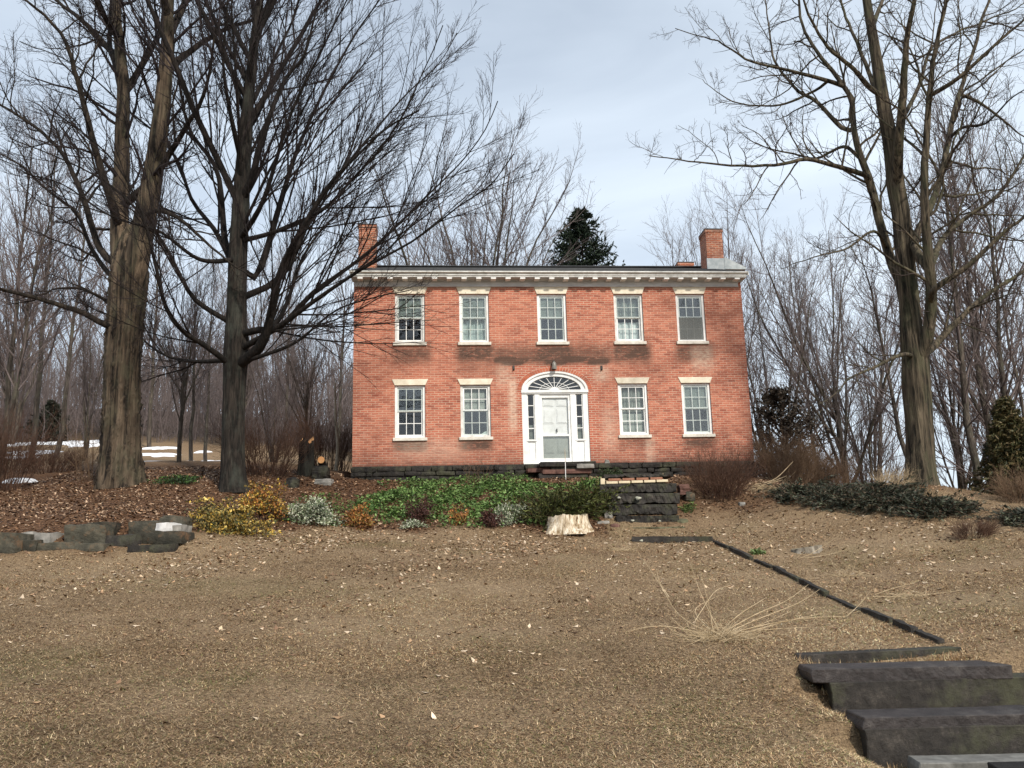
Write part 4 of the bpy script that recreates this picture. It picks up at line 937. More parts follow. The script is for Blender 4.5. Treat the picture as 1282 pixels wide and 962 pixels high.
stalks('dead_stalks', 'long pale stalks leaning over the old broken stump on the bank', [[(1000, 705, Yb), (1018, 692, Yb), (1055, 668, Yb + .4)], [(1008, 706, Yb), (1040, 694, Yb), (1072, 684, Yb + .2)], [(1046, 725, Yb - 1), (1043, 712, Yb - .8), (1040, 700, Yb - .7)], [(996, 704, Yb), (1008, 690, Yb)], [(968, 695, Yb), (962, 672, Yb)], [(937, 684, Yb + 1), (936, 662, Yb + 1), (936, 642, Yb + 1)]], tuft=(1060, 722, 60, .4), seed=3, thick=.005)
Yb = g(968, 612)[1]
stalks('cut_stalks', 'heap of cut pale sticks lying right of the red brown bush', [[(945, 607, Yb + .3), (970, 600, Yb + .3), (993, 578, Yb + .6)], [(948, 612, Yb), (965, 604, Yb), (985, 596, Yb)], [(945, 618, Yb), (955, 622, Yb - .1), (962, 630, Yb - .3)], [(947, 609, Yb), (962, 606, Yb + .1), (980, 601, Yb + .2)]], tuft=(962, 614, 160, .7), seed=4, thick=.014)
stalks('dead_stalks', 'pair of thin straw stems lying on the bank just above the lower steps', [[(1095, 745, 13.), (1115, 738, 13.2), (1150, 728, 13.6)], [(1060, 772, 11.5), (1075, 758, 12), (1090, 740, 12.6)], [(1100, 750, 12.8), (1150, 752, 12.7), (1215, 748, 12.8)]], tuft=(1130, 750, 50, .4), seed=5, thick=.005)

# ------------------------------------------------------------------ stones
def rock_mesh(name, dx, dy, dz, seed, rough=.10, boxy=.8, cuts=9, layer=0.):
    bm = bmesh.new(); bmesh.ops.create_cube(bm, size=2); bmesh.ops.subdivide_edges(bm, edges=bm.edges[:], cuts=cuts, use_grid_fill=True)
    o = Vector((seed * 13.7, seed * 7.3, seed * 3.1)); m = min(dx, dy, dz)
    for v in bm.verts:
        c = v.co.copy(); s = c.normalized() * 1.25
        c = c * boxy + s * (1 - boxy)
        w = Vector((c.x * dx / 2, c.y * dy / 2, c.z * dz / 2))
        nz = mnoise.noise_vector(w * 2.2 / max(.35, (dx + dy) * .5) + o) * rough * (dx + dy) * .35 + mnoise.noise_vector(w * 9 + o) * rough * m * .28
        if layer: nz += Vector((mnoise.noise(Vector((0, 0, w.z * 30)) + o) * layer, mnoise.noise(Vector((0, 5, w.z * 30)) + o) * layer, 0)) * m
        nz.z *= min(1., dz / max(dx, .01) * 2.2 + .12)
        v.co = w + nz
    me = bpy.data.meshes.new(name); bm.to_mesh(me); bm.free(); return me
def stone(name, label, x0, y0, x1, y1, Y, mat, seed, depth=None, group=None, rough=.1, boxy=.8, cat='stone', rz=0., tilt=0., layer=.06, sink=0., cuts=9):
    """stone filling a photo box, Y metres ahead"""
    a_ = at((x0 + x1) / 2, (y0 + y1) / 2, Y); dx = pxw(x1 - x0, Y) * .96; dz = pxw(y1 - y0, Y) * .95 + sink; dy = depth or dx * .6
    o = link(name, rock_mesh(name, dx, dy, dz, seed, rough, boxy, cuts, layer), mat, None, a_ + [0, dy / 2, -sink / 2])
    o.rotation_euler = (0, tilt, rz); tag(o, label, cat, group); return o
WS = 'stones of the low wall on the left'
Yw = g(100, 694)[1] + .1
for i, (x0, y0, x1, y1, dY, mt, lab) in enumerate([
    (-30, 667, 27, 696, -.1, 'fieldstone', 'squared grey green block at the left end of the low stone wall'),
    (20, 666, 42, 676, .4, 'grey_stone', 'pale flat stone on top beside the left end block of the low wall'),
    (28, 676, 46, 690, .0, 'fieldstone', 'little grey stone under the pale flat one in the low wall'),
    (46, 667, 67, 682, .2, 'grey_stone', 'small rounded light grey stone in the low wall'),
    (40, 679, 96, 693, .0, 'fieldstone', 'long low grey stone at the foot of the wall'),
    (78, 656, 131, 682, .3, 'fieldstone', 'big rusty brown faced boulder of the low wall'),
    (92, 680, 132, 692, .0, 'fieldstone', 'flat base stone under the rusty brown boulder'),
    (106, 653, 141, 669, .7, 'fieldstone', 'dark slab leaning behind the rusty brown boulder'),
    (128, 669, 176, 683, .3, 'slate', 'dark flat stone in the gap of the low wall'),
    (160, 652, 203, 674, .6, 'fieldstone', 'brown wedge shaped stone left of the white one'),
    (168, 665, 232, 676, .3, 'fieldstone', 'long flat stone under the white stone at the right end of the wall'),
    (196, 654, 214, 667, .5, 'pale_stone', 'bright white stone near the right end of the low wall'),
    (213, 657, 228, 667, .5, 'grey_stone', 'light grey cobble touching the white stone'),
    (198, 646, 230, 658, .9, 'fieldstone', 'dark round stone on top at the right end of the wall'),
    (157, 682, 217, 688, -.1, 'slate', 'thin dark slab lying on the lawn before the wall'),
    (140, 664, 170, 676, .9, 'fieldstone', 'half buried brown stone behind the gap in the wall')]):
    stone('wall_stone', lab, x0, y0, x1, y1, Yw + dY + random.uniform(-.12, .12), M[mt], 20 + i, depth=.55 if i not in (14,) else .4, group=WS, layer=.0, rough=.085, boxy=.84 if mt != 'pale_stone' else .68, cuts=6, rz=random.uniform(-.25, .25), tilt=random.uniform(-.06, .06), sink=.10)
DS = 'slabs of the lower slate steps'
def slab(label, pl, pr, thick, depth, mat, seed, chip=.007, belly=0.):
    """sawn slate slab with chipped front edge and ends"""
    A = np.array(pl); B = np.array(pr); d = B - A; L = np.linalg.norm(d); rz = math.atan2(d[1], d[0])
    mid = (A + B) / 2 + np.array([-math.sin(rz), math.cos(rz), 0]) * depth / 2 - [0, 0, thick / 2]
    bm = bmesh.new(); bmesh.ops.create_cube(bm, size=1); 
    for v in bm.verts: v.co = Vector((v.co.x * L, v.co.y * depth, v.co.z * thick))
    bmesh.ops.bevel(bm, geom=bm.edges[:], offset=.008, segments=1, affect='EDGES')
    for k in range(1, 44):
        x = -L / 2 + .03 + (L - .06) * k / 44
        bmesh.ops.bisect_plane(bm, geom=bm.verts[:] + bm.edges[:] + bm.faces[:], plane_co=(x, 0, 0), plane_no=(1, 0, 0))
    for z in (-.2, .22): bmesh.ops.bisect_plane(bm, geom=bm.verts[:] + bm.edges[:] + bm.faces[:], plane_co=(0, 0, z * thick), plane_no=(0, 0, 1))
    o_ = Vector((seed * 3.3, seed * 1.7, 0))
    for v in bm.verts:
        c = v.co
        n1 = mnoise.noise(Vector((c.x * 3.1, c.z * 9, 0)) + o_); n2 = mnoise.noise(Vector((c.x * 14, c.z * 22, 4)) + o_); n3 = mnoise.noise(Vector((c.x * 1.3, 7, c.y)) + o_)
        if c.y < 0: c.y += chip * (.8 * n1 + .9 * n2) + max(0, n3 - .3) * .07 * (1 if c.z > 0 else .3)
        c.z += .004 * n1 + .006 * n3 + (belly * (n1 + .6 * n2) if c.z < 0 else 0)
        if abs(c.x) > L / 2 - .04: c.x += .03 * n1 + .02 * n2 - .10 * (c.y / depth + .5) * (1 if c.x > 0 else -1) * .5
    me = bpy.data.meshes.new('slate_slab'); bm.to_mesh(me); bm.free()
    o = link('slate_slab', me, mat, None, mid)
    o.rotation_euler = (0, -math.atan2(d[2], math.hypot(d[0], d[1])), rz); tag(o, label, 'step', DS); return o
US = 'slabs of the upper stone steps'
for i, (x0, y0, x1, y1, Y, mt, lab) in enumerate([
    (793, 660, 858, 670, 21.6, 'slate_moss', 'mossy greenish bottom slab of the upper steps'),
    (769, 646, 847, 661, 21.95, 'slate', 'second lowest dark slab of the upper steps with pale lichen spots'),
    (764, 632, 850, 646.5, 22.25, 'slate', 'middle dark slab of the upper steps'),
    (763, 618, 849, 632.5, 22.55, 'slate', 'dark slab second from the top of the upper steps'),
    (754, 606, 850, 618.5, 22.85, 'slate', 'long topmost riser slab of the upper steps, under the row of bricks'),
    (756, 594, 843, 598.5, 23.55, 'slate', 'thin dark flagstone behind the row of bricks above the steps')]):
    jx = (0, 3, -2, 2, -3, 0)[i]; x0 += jx; x1 += jx; th_ = pxw(y1 - y0, Y) * .85
    o = slab(lab, at(x0, y0 + .4, Y), at(x1, y0 + .4 - (x1 - x0) * .012, Y + .10), th_, .75, M[mt], 50 + i, .035, .045); o.name = o.data.name = 'step_slab'; o['group'] = US
# lichen: pale round spots are part of the stone's own surface look; loose stones flank the steps
LS = 'loose stones beside the upper steps'
for i, (x0, y0, x1, y1, Y, mt, lab) in enumerate([
    (850, 606, 864, 616, 23., 'red_stone', 'reddish stone right of the top step slab'),
    (748, 652, 764, 662, 21.9, 'grey_stone', 'grey stone at the left foot of the upper steps'),
    (757, 640, 768, 649, 22.2, 'grey_stone', 'small grey stone left of the middle step slab'),
    (764, 656, 776, 664, 21.7, 'red_stone', 'small reddish stone at the lower left corner of the upper steps'),
    (846, 650, 862, 660, 22., 'slate_moss', 'mossy stone right of the second lowest step slab'),
    (858, 616, 870, 624, 23., 'fieldstone', 'brown stone below the reddish stone right of the steps'),
    (926, 629, 933, 634, 22.5, 'grey_stone', 'small light grey stone below the red brown bush'),
    (745, 644, 756, 651, 22.3, 'fieldstone', 'brownish stone between the juniper and the steps')]):
    stone('loose_stone', lab, x0, y0, x1, y1, Y, M[mt], 70 + i, depth=.3, group=LS, rough=.16, boxy=.6, sink=.06)
# stone edging
ES = 'edging stones along the path'
e_pts = [(789, 678, 892, 678), (893, 680, 912, 688), (914, 689, 941, 702), (944, 703, 966, 712), (968, 713, 1000, 729), (1002, 730, 1035, 748), (1036, 748, 1076, 765), (1080, 767, 1117, 781), (1120, 783, 1146, 794), (1148, 794, 1178, 807)]
e_lab = ['long dark edging slab crossing below the upper steps', 'small edging stone at the corner where the edging turns', 'dark edging stone next to the little bright green weed', 'edging stone below the old broken stump', 'dark edging stone halfway down the path edge',
         'long edging stone where the pale stalks reach across', 'edging stone below the one the pale stalks reach across', 'half sunken edging stone, third from the lower steps', 'short edging stone, second from the lower steps', 'lowest edging stone above the lower steps']
for i, ((x0, y0, x1, y1), lab) in enumerate(zip(e_pts, e_lab)):
    x0 += 1; A = g(x0, y0); B = g(x1, y1); d = B - A; L = np.linalg.norm(d); mid = (A + B) / 2
    o = link('edging_stone', rock_mesh('edging_stone', L * 1.0, .075 if i else .14, .2, 90 + i, .07, .92, 9, .0), M['slate'], None, mid + [0, 0, (-.055 + .012 * (i % 3) - .02 * (i == 6)) if i else .0])
    o.rotation_euler = (0, -math.atan2(d[2], math.hypot(d[0], d[1])), math.atan2(d[1], d[0])); tag(o, lab, 'stone', ES)
# lower steps, at the right foreground
slab('thin narrow slab at the top of the lower slate steps', at(998, 820, 9.42), at(1206, 811, 9.6), .15, .22, M['slate'], 101)
slab('thick purple grey overhanging tread slab of the lower steps', at(1016, 838, 8.75), at(1266, 833, 8.85), .125, .48, M['slate_purple'], 102)
slab('long dark riser slab under the purple overhanging tread', at(1040, 855, 8.72), at(1320, 846, 8.9), .37, .30, M['slate'], 103)
slab('lower purple grey tread slab with a broken front edge', at(1080, 899, 7.85), at(1330, 892, 8.0), .10, .46, M['slate_purple'], 104)
slab('dark riser slab below the broken edged tread', at(1083, 913, 7.83), at(1340, 905, 8.0), .30, .30, M['slate'], 105)
slab('flat pale worn paving slab at the bottom right corner', at(1150, 956, 7.42), at(1360, 951, 7.5), .14, .30, mottled('worn_paving', (.085, .083, .076), (.20, .195, .18), 9, .85, bump=.5), 106)
slab('dark stone edge at the very bottom right corner', at(1250, 962, 7.1), at(1370, 959, 7.15), .2, .22, M['slate'], 107)

for px, py, Y, rad in ((775, 623.5, 22.5, .045), (792, 652, 21.9, .04), (826, 652.5, 21.9, .032), (799, 624, 22.5, .07), (803, 677, 19.7, .035)):
    own = min((o_ for o_ in COL.objects if o_.name.split('.')[0] in ('step_slab', 'edging_stone')), key=lambda o_: (Vector(at(px, py, Y)) - o_.location).length)
    fm = at(px, py, Y) - [0, .012, 0]
    th_ = np.arange(14) / 14 * math.tau; wob = 1 + .2 * np.sin(th_ * 3 + px)
    ring = np.stack([fm[0] + rad * wob * np.cos(th_), fm[1] + 0 * th_, fm[2] + rad * .62 * wob * np.sin(th_)], -1)
    pts_ = np.concatenate([ring, ring + [0, .06, 0]]); k_ = np.arange(14); k2_ = np.roll(k_, -1)
    me = np_mesh('lichen', pts_, [k_[None], np.stack([k2_, k_, k_ + 14, k2_ + 14], -1)])
    bpy.context.view_layer.update(); lo_ = link('lichen', me, mottled('lichen', (.26, .26, .20), (.46, .46, .38), 30, .9) if 'lichen' not in bpy.data.materials else bpy.data.materials['lichen'], own); lo_.matrix_parent_inverse = own.matrix_world.inverted()
# loose bricks on the top slab
def brick_obj(px, py, Y, dx, dz, mat, label, grp, rz=0.):
    b = MB(); b.box(-dx / 2, dx / 2, -.05, .05, -dz / 2, dz / 2)
    o = b.build('brick', mat, None, .006); o.location = at(px, py, Y); o.rotation_euler = (0, random.uniform(-.01, .01), YAW * .6 + rz + random.uniform(-.03, .03)); tag(o, label, 'brick', grp)
GBK = 'loose bricks laid on the top step'
wds = ['leftmost cream brick of the lower row on the top step', 'second cream brick from the left in the lower row on the top step', 'middle cream brick of the lower row on the top step', 'fourth cream brick from the left in the lower row on the top step', 'rightmost cream brick of the lower row on the top step']
for i in range(5): brick_obj(766 + i * 15.7, 604.6 - i * .55, 22.95, .285, .062, M['cream_brick'], wds[i], GBK)
wds = ['leftmost reddish brick of the upper row on the top step', 'second reddish brick from the left in the upper row on the top step', 'third reddish brick from the left in the upper row on the top step', 'rightmost reddish brick of the upper row on the top step']
for i in range(4): brick_obj(769 + i * 17.5, 601.0 - i * .5, 22.97, .30, .062, M['red_brick_loose'], wds[i], GBK)
brick_obj(754.3, 603.2, 22.9, .11, .15, M['cream_brick'], 'cream brick standing on end at the left of the brick rows', GBK)

# stumps and log
def stump(name, label, p, R0, R1, h, mats, seed, fl=.45, tilt=.12):
    r = np.random.default_rng(seed); N, S = 16, 64; th = np.arange(S) / S * math.tau; z = np.linspace(0, 1, N)
    lob = .5 + .5 * np.cos(th * 6 + 1.3 + .9 * np.sin(th * 2))
    fur = np.abs(np.sin(th * 13 + 2 * np.sin(th * 3))) - .5
    V = np.empty((N, S, 3))
    for i in range(N):
        rr2 = (R1 + (R0 - R1) * (1 - z[i]) ** 1.8) * (1 + fl * (1 - z[i]) ** 2.2 * (lob - .35) + .10 * fur)
        top = h * (1 + tilt * np.cos(th) + .07 * np.sin(th * 3 + 1) + .04 * r.normal(size=S))
        V[i] = np.stack([rr2 * np.cos(th), rr2 * np.sin(th), z[i] * (top + .14) - .14], -1)
    c0 = V[-1].mean(0) - [0, 0, .03]; ix = np.arange(N * S).reshape(N, S); a = ix[:-1]; b = ix[1:]
    Q = np.stack([a, np.roll(a, -1, 1), np.roll(b, -1, 1), b], -1).reshape(-1, 4)
    root = empty(name, p); tag(root, label, 'stump')
    link('trunk', np_mesh('trunk', V.reshape(-1, 3), [Q], False), mats[0], root)
    rim = V[-1]; CV = np.concatenate([rim, c0[None]]); k = np.arange(S)
    link('cut_face', np_mesh('cut_face', CV, [np.stack([k, np.roll(k, -1), np.full(S, S)], -1)], False), mats[1], root)
    return root
n = NT('stump_wood'); f = n.noise(16, n.co((1, 1, .14)), 6, .7, .4); w = n.sep(n.co())
c = n.ramp(f, [(.34, (.10, .06, .03)), (.46, (.55, .44, .30)), (.60, (.80, .73, .60))])
sx = n.n('ShaderNodeSeparateXYZ'); tcn = n.n('ShaderNodeTexCoord'); n.l.new(tcn.outputs['Object'], sx.inputs[0])
c = n.mix(n.math('MULTIPLY', n.ramp(n.noise(5, n.co(), 4, .7), [(.48, 0), (.66, 1)]), n.ramp(sx.outputs[2], [(0, 1), (.22, .1)])), c, (.20, .13, .06))
n.base(c, .9); n.bump(f, .9, .03); M['stump_wood'] = n.m
M['stump_top'] = mottled('stump_top', (.10, .085, .05), (.30, .25, .17), 10, .9)
stump('tree_stump', 'broad pale barkless tree stump with flared roots at the front of the bed', g(711, 663), .56, .45, .30, (M['stump_wood'], M['stump_top']), 3, .34, .06)
stump('tree_stump', 'cut tree stump with bark behind the bed, between the maple and the house', spot(383, 26), .26, .20, .95, (M['bark_maple'], M['cut_wood']), 4, .3, .02)
stump('tree_stump', 'small rotten broken stump with white splinters on the bank', g(1010, 690), .30, .28, .07, (mottled('rotten_wood', (.06, .045, .03), (.36, .32, .26), 13, stretch=(1, 1, .3)), M['stump_top']), 5, .5, .5)
p = at(402, 576, 25.6); root = empty('cut_log', p); tag(root, 'sawn log with an orange cut end lying behind the bed', 'log')
s = np.linspace(0, 1, 6); LP = np.stack([-.15 * s, 1.1 * s, -.05 * s], -1)
link('bark', tube_mesh('bark', [(LP[None], np.full((1, 6), .105), 16)]), M['bark_maple'], root)
th = np.arange(16) / 16 * math.tau
link('cut_face', np_mesh('cut_face', np.stack([.098 * np.cos(th), -.004 + 0 * th, .098 * np.sin(th)], -1), [np.arange(16)[None]]), M['cut_wood'], root)
stone('loose_stone', 'dark rock under the sawn log behind the bed', 390, 583, 410, 600, 25.5, M['slate'], 301, depth=.5, rough=.16, boxy=.6, sink=.1)
stone('loose_stone', 'black rounded stone at the back of the bed near the maple', 357, 598, 373, 612, 24.4, M['slate'], 302, depth=.35, rough=.16, boxy=.5, sink=.1)
stone('loose_stone', 'flat grey stone lying behind the bed left of the foundation', 393, 599, 415, 606, 25., M['grey_stone'], 303, depth=.4, rough=.1, boxy=.7, sink=.1)
# thin stakes
p = onground(hw(5.98, -1.15)); root = empty('marker_stake', p); tag(root, 'thin white stake standing in front of the doorstep', 'stake')
zt = at(702, 579, p[1])[2] - p[2]
link('post', tube_mesh('post', [(np.array([[[0, 0, -.1], [0, 0, zt * .5], [.003, 0, zt]]]), np.full((1, 3), .011), 8)]), M['white_paint'], root)
link('tip', tube_mesh('tip', [(np.array([[[.003, 0, zt], [.006, 0, zt + .15], [.004, .002, zt + .4]]]), np.array([[.007, .009, .004]]), 6)]), M['straw'], root)
p = spot(421, 28.5); zt = at(419, 500, 28.5)[2] - p[2]; root = empty('pale_sapling', p); tag(root, 'pale thin dead sapling beside the left wall of the house', 'sapling')
SP = np.array([[[0, 0, -.1], [.03, 0, zt * .35], [-.05, .02, zt * .7], [-.08, 0, zt * 1.25]]]); SR = np.array([[.05, .045, .04, .02]])
link('trunk', tube_mesh('trunk', [(SP, SR, 8)]), mottled('sapling_bark', (.22, .19, .14), (.38, .34, .27), 9), root)
l1 = sprout(SP, SR, np.random.default_rng(5), 9, t0=.4, ang=40, ratio=.25, N=5, rr=.5, tip=.004); link('twigs', tube_mesh('twigs', [(l1[0], l1[1], 4)]), M['twig_brown'], root)

# ------------------------------------------------------------------ snow
def snow(x0, y0, x1, y1, seed, label):
    r = np.random.default_rng(seed); A = g((x0 + x1) / 2, y1); B = g((x0 + x1) / 2, y0); Lp = g(x0, (y0 + y1) / 2); Rp = g(x1, (y0 + y1) / 2)
    c = (A + B) / 2; rx = np.linalg.norm((Rp - Lp)[:2]) / 2; ry = max(.3, np.linalg.norm((B - A)[:2]) / 2 * .6)
    S, N = 90, 7; th = np.arange(S) / S * math.tau
    wob = 1 + sum(r.uniform(.08, .26) * np.sin(th * k + r.uniform(0, 6)) for k in (2, 3, 5, 8, 13))
    V = [];
    for i in range(N):
        f = (i + 1) / N; x = c[0] + rx * f * wob * np.cos(th); y = c[1] + ry * f * wob * np.sin(th)
        V.append(np.stack([x, y, terr(x, y) + (.10 * (1 - f ** 3) if i < N - 1 else -.03)], -1))
    V = np.concatenate(V + [onground(c)[None] + [0, 0, .10]]); ix = np.arange(N * S).reshape(N, S); a = ix[:-1]; b = ix[1:]
    Q = np.stack([a, np.roll(a, -1, 1), np.roll(b, -1, 1), b], -1).reshape(-1, 4); k = np.arange(S)
    tag(link('snow', np_mesh('snow', V, [Q, np.stack([np.roll(k, -1), k, np.full(S, N * S)], -1)], True), M['snow']), label, 'snow', kind='structure')
for i, (x0, y0, x1, y1) in enumerate([(20, 553, 92, 558), (62, 551, 128, 558), (170, 567, 224, 573), (180, 560, 222, 564), (215, 571, 280, 578), (12, 564, 70, 571), (8, 572, 40, 576), (3, 602, 44, 605), (90, 556, 128, 561), (405, 588, 446, 592), (245, 565, 262, 568), (-60, 556, 10, 562)]):
    snow(x0, y0, x1, y1, 40 + i, 'thin patch of old snow on the brown grass')

# ------------------------------------------------------------------ the house
W_, DEP, WT_ = 11.8, 8.6, .32
house = empty('brick_house', (HX, HY, HZ), YAW)
tag(house, 'two storey red brick house with a white cornice and an arched white front door', 'house')
UC = [1.65, 3.56, 5.905, 8.25, 10.17]; HWN = .445
VU = (3.64, 5.13); VL = (.80, 2.345)
DU0, DU1, DV1, DVT = 4.92, 6.90, 2.18, 2.74   # doorway opening: jambs, spring line, arch crown
opens = [(u - HWN, u + HWN, *VU) for u in UC] + [(u - HWN, u + HWN, *VL) for u in UC if abs(u - 5.905) > .1]
def arch(t, grow=0.):
    """point on the doorway's elliptical arch, t 0..1 from left to right"""
    a = math.pi * (1 - t); return (DU0 + DU1) / 2 + ((DU1 - DU0) / 2 + grow) * math.cos(a), DV1 + (DVT - DV1 + grow) * math.sin(a)
VTOP = 5.82
def cuts(lo, hi, must, step):
    m = sorted(set([lo, hi] + [round(v, 4) for v in must])); out = []
    for a_, b_ in zip(m[:-1], m[1:]):
        k = max(1, int(math.ceil((b_ - a_) / step))); out += list(np.linspace(a_, b_, k + 1)[:-1])
    return out + [hi]
us = cuts(0, W_, [v for o in opens for v in o[:2]] + [DU0, DU1], .11); vs = cuts(-.02, VTOP, [v for o in opens for v in o[2:]] + [0.02, DV1, DVT + .04], .11)
mb = MB()
def inside(u, v):
    for u0, u1, v0, v1 in opens:
        if u0 < u < u1 and v0 < v < v1: return True
    return DU0 < u < DU1 and v < DVT + .04
for i in range(len(us) - 1):
    for j in range(len(vs) - 1):
        if inside((us[i] + us[i + 1]) / 2, (vs[j] + vs[j + 1]) / 2): continue
        u0, u1, v0, v1 = us[i], us[i + 1], vs[j], vs[j + 1]
        mb.poly([(u0, 0, v0), (u1, 0, v0), (u1, 0, v1), (u0, 0, v1)])
        mb.poly([(u0, WT_, v0), (u0, WT_, v1), (u1, WT_, v1), (u1, WT_, v0)])
for k in range(28):   # brick above the arch
    (ua, va), (ub, vb) = arch(k / 28), arch((k + 1) / 28)
    for y_, rev in ((0, 1), (WT_, -1)): mb.poly([(ua, y_, va), (ub, y_, vb), (ub, y_, DVT + .04), (ua, y_, DVT + .04)][::rev])
    mb.poly([(ua, 0, va), (ua, WT_, va), (ub, WT_, vb), (ub, 0, vb)])
for s_, uu in ((1, DU0), (-1, DU1)): mb.poly([(uu, 0, -.02), (uu, WT_, -.02), (uu, WT_, DV1), (uu, 0, DV1)][::s_])
for u0, u1, v0, v1 in opens:
    mb.poly([(u0, 0, v0), (u0, 0, v1), (u0, WT_, v1), (u0, WT_, v0)]); mb.poly([(u1, 0, v0), (u1, WT_, v0), (u1, WT_, v1), (u1, 0, v1)])
    mb.poly([(u0, 0, v0), (u0, WT_, v0), (u1, WT_, v0), (u1, 0, v0)]); mb.poly([(u0, 0, v1), (u1, 0, v1), (u1, WT_, v1), (u0, WT_, v1)])
RIDGE = 7.43
for uu, rev in ((0, 1), (W_, -1)):   # gable walls
    mb.poly([(uu, 0, -.02), (uu, 0, VTOP), (uu, DEP / 2, RIDGE - .12), (uu, DEP, VTOP), (uu, DEP, -.02)][::rev])
mb.poly([(0, DEP, -.02), (0, DEP, VTOP), (W_, DEP, VTOP), (W_, DEP, -.02)])
wall = mb.build('wall', M['brick'], house)
co = np.array(mb.v); U_, V_ = co[:, 0], co[:, 2]
def soft(x, lo, hi, s): return np.clip((x - lo) / s + .5, 0, 1) * np.clip((hi - x) / s + .5, 0, 1)
dark = np.zeros(len(co)); pale = np.zeros(len(co)); red = np.zeros(len(co))
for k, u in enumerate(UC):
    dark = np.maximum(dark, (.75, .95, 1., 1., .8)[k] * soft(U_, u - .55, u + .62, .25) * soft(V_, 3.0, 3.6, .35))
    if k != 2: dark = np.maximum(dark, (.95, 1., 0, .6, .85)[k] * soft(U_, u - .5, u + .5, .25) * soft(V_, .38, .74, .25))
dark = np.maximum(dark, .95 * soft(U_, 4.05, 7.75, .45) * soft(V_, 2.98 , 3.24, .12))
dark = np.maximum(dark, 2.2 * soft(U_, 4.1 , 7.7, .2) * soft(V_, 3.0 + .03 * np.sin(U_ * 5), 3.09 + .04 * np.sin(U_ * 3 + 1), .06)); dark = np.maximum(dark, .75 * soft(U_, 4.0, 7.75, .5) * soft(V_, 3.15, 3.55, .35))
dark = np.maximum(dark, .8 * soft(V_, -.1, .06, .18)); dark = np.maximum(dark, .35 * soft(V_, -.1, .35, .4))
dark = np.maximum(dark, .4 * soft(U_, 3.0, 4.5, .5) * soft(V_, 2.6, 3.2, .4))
pale = np.maximum(pale, .95 * soft(U_, 4.55, 4.76, .12) * soft(V_, 1.0, 2.55, .3))
pale = np.maximum(pale, .5 * soft(U_, 4.2, 4.6, .2) * soft(V_, 2.3, 2.9, .3))
pale = np.maximum(pale, .75 * soft(U_, 7.12, 7.55, .2) * soft(V_, 2.45, 2.85, .2))
pale = np.maximum(pale, .55 * soft(U_, 10.1, 10.75, .2) * soft(V_, 2.75, 3.5, .3)); pale = np.maximum(pale, .5 * soft(U_, 8.55, 8.8, .1) * soft(V_, .0, .75, .3))
pale = np.maximum(pale, .45 * soft(U_, 7.3, 7.7, .2) * soft(V_, .4, 1.6, .5)); pale = np.maximum(pale, .35 * soft(U_, 1.3, 3.2, .6) * soft(V_, .2, .75, .3))
red = np.maximum(red, soft(U_, 4.74, 7.15, .2) * soft(V_, 0, 2.97, .2)); red = np.maximum(red, .5 * soft(U_, 4.3, 7.5, .4) * soft(V_, 0, 3.0, .2))
at_ = wall.data.color_attributes.new('col', 'FLOAT_COLOR', 'POINT'); cc = np.ones((len(co), 4), np.float32); cc[:, 0], cc[:, 1], cc[:, 2] = dark, pale, red; at_.data.foreach_set('color', cc.ravel())
# arch ring of header bricks
mb = MB(); NB = 38
for k in range(NB):
    t0, t1 = (k + .08) / NB, (k + .92) / NB
    a0, a1, b1, b0 = arch(t0, .012), arch(t1, .012), arch(t1, .115 + .012), arch(t0, .115 + .012)
    mb.prism([a0, a1, b1, b0][::-1], -.012, .02)
arch_o = mb.build('arch_bricks', brick_mat('arch_brick', False, (.52, .14, .07), (.40, .095, .05), (.45, .13, .08), .0), house)
mb = MB()
for k in range(NB): mb.prism([arch(k / NB, .010), arch((k + 1) / NB, .010), arch((k + 1) / NB, .135), arch(k / NB, .135)][::-1], -.005, .02)
mb.build('mortar', mottled('mortar', (.50, .36, .27), (.66, .52, .42), 9, .9), arch_o)

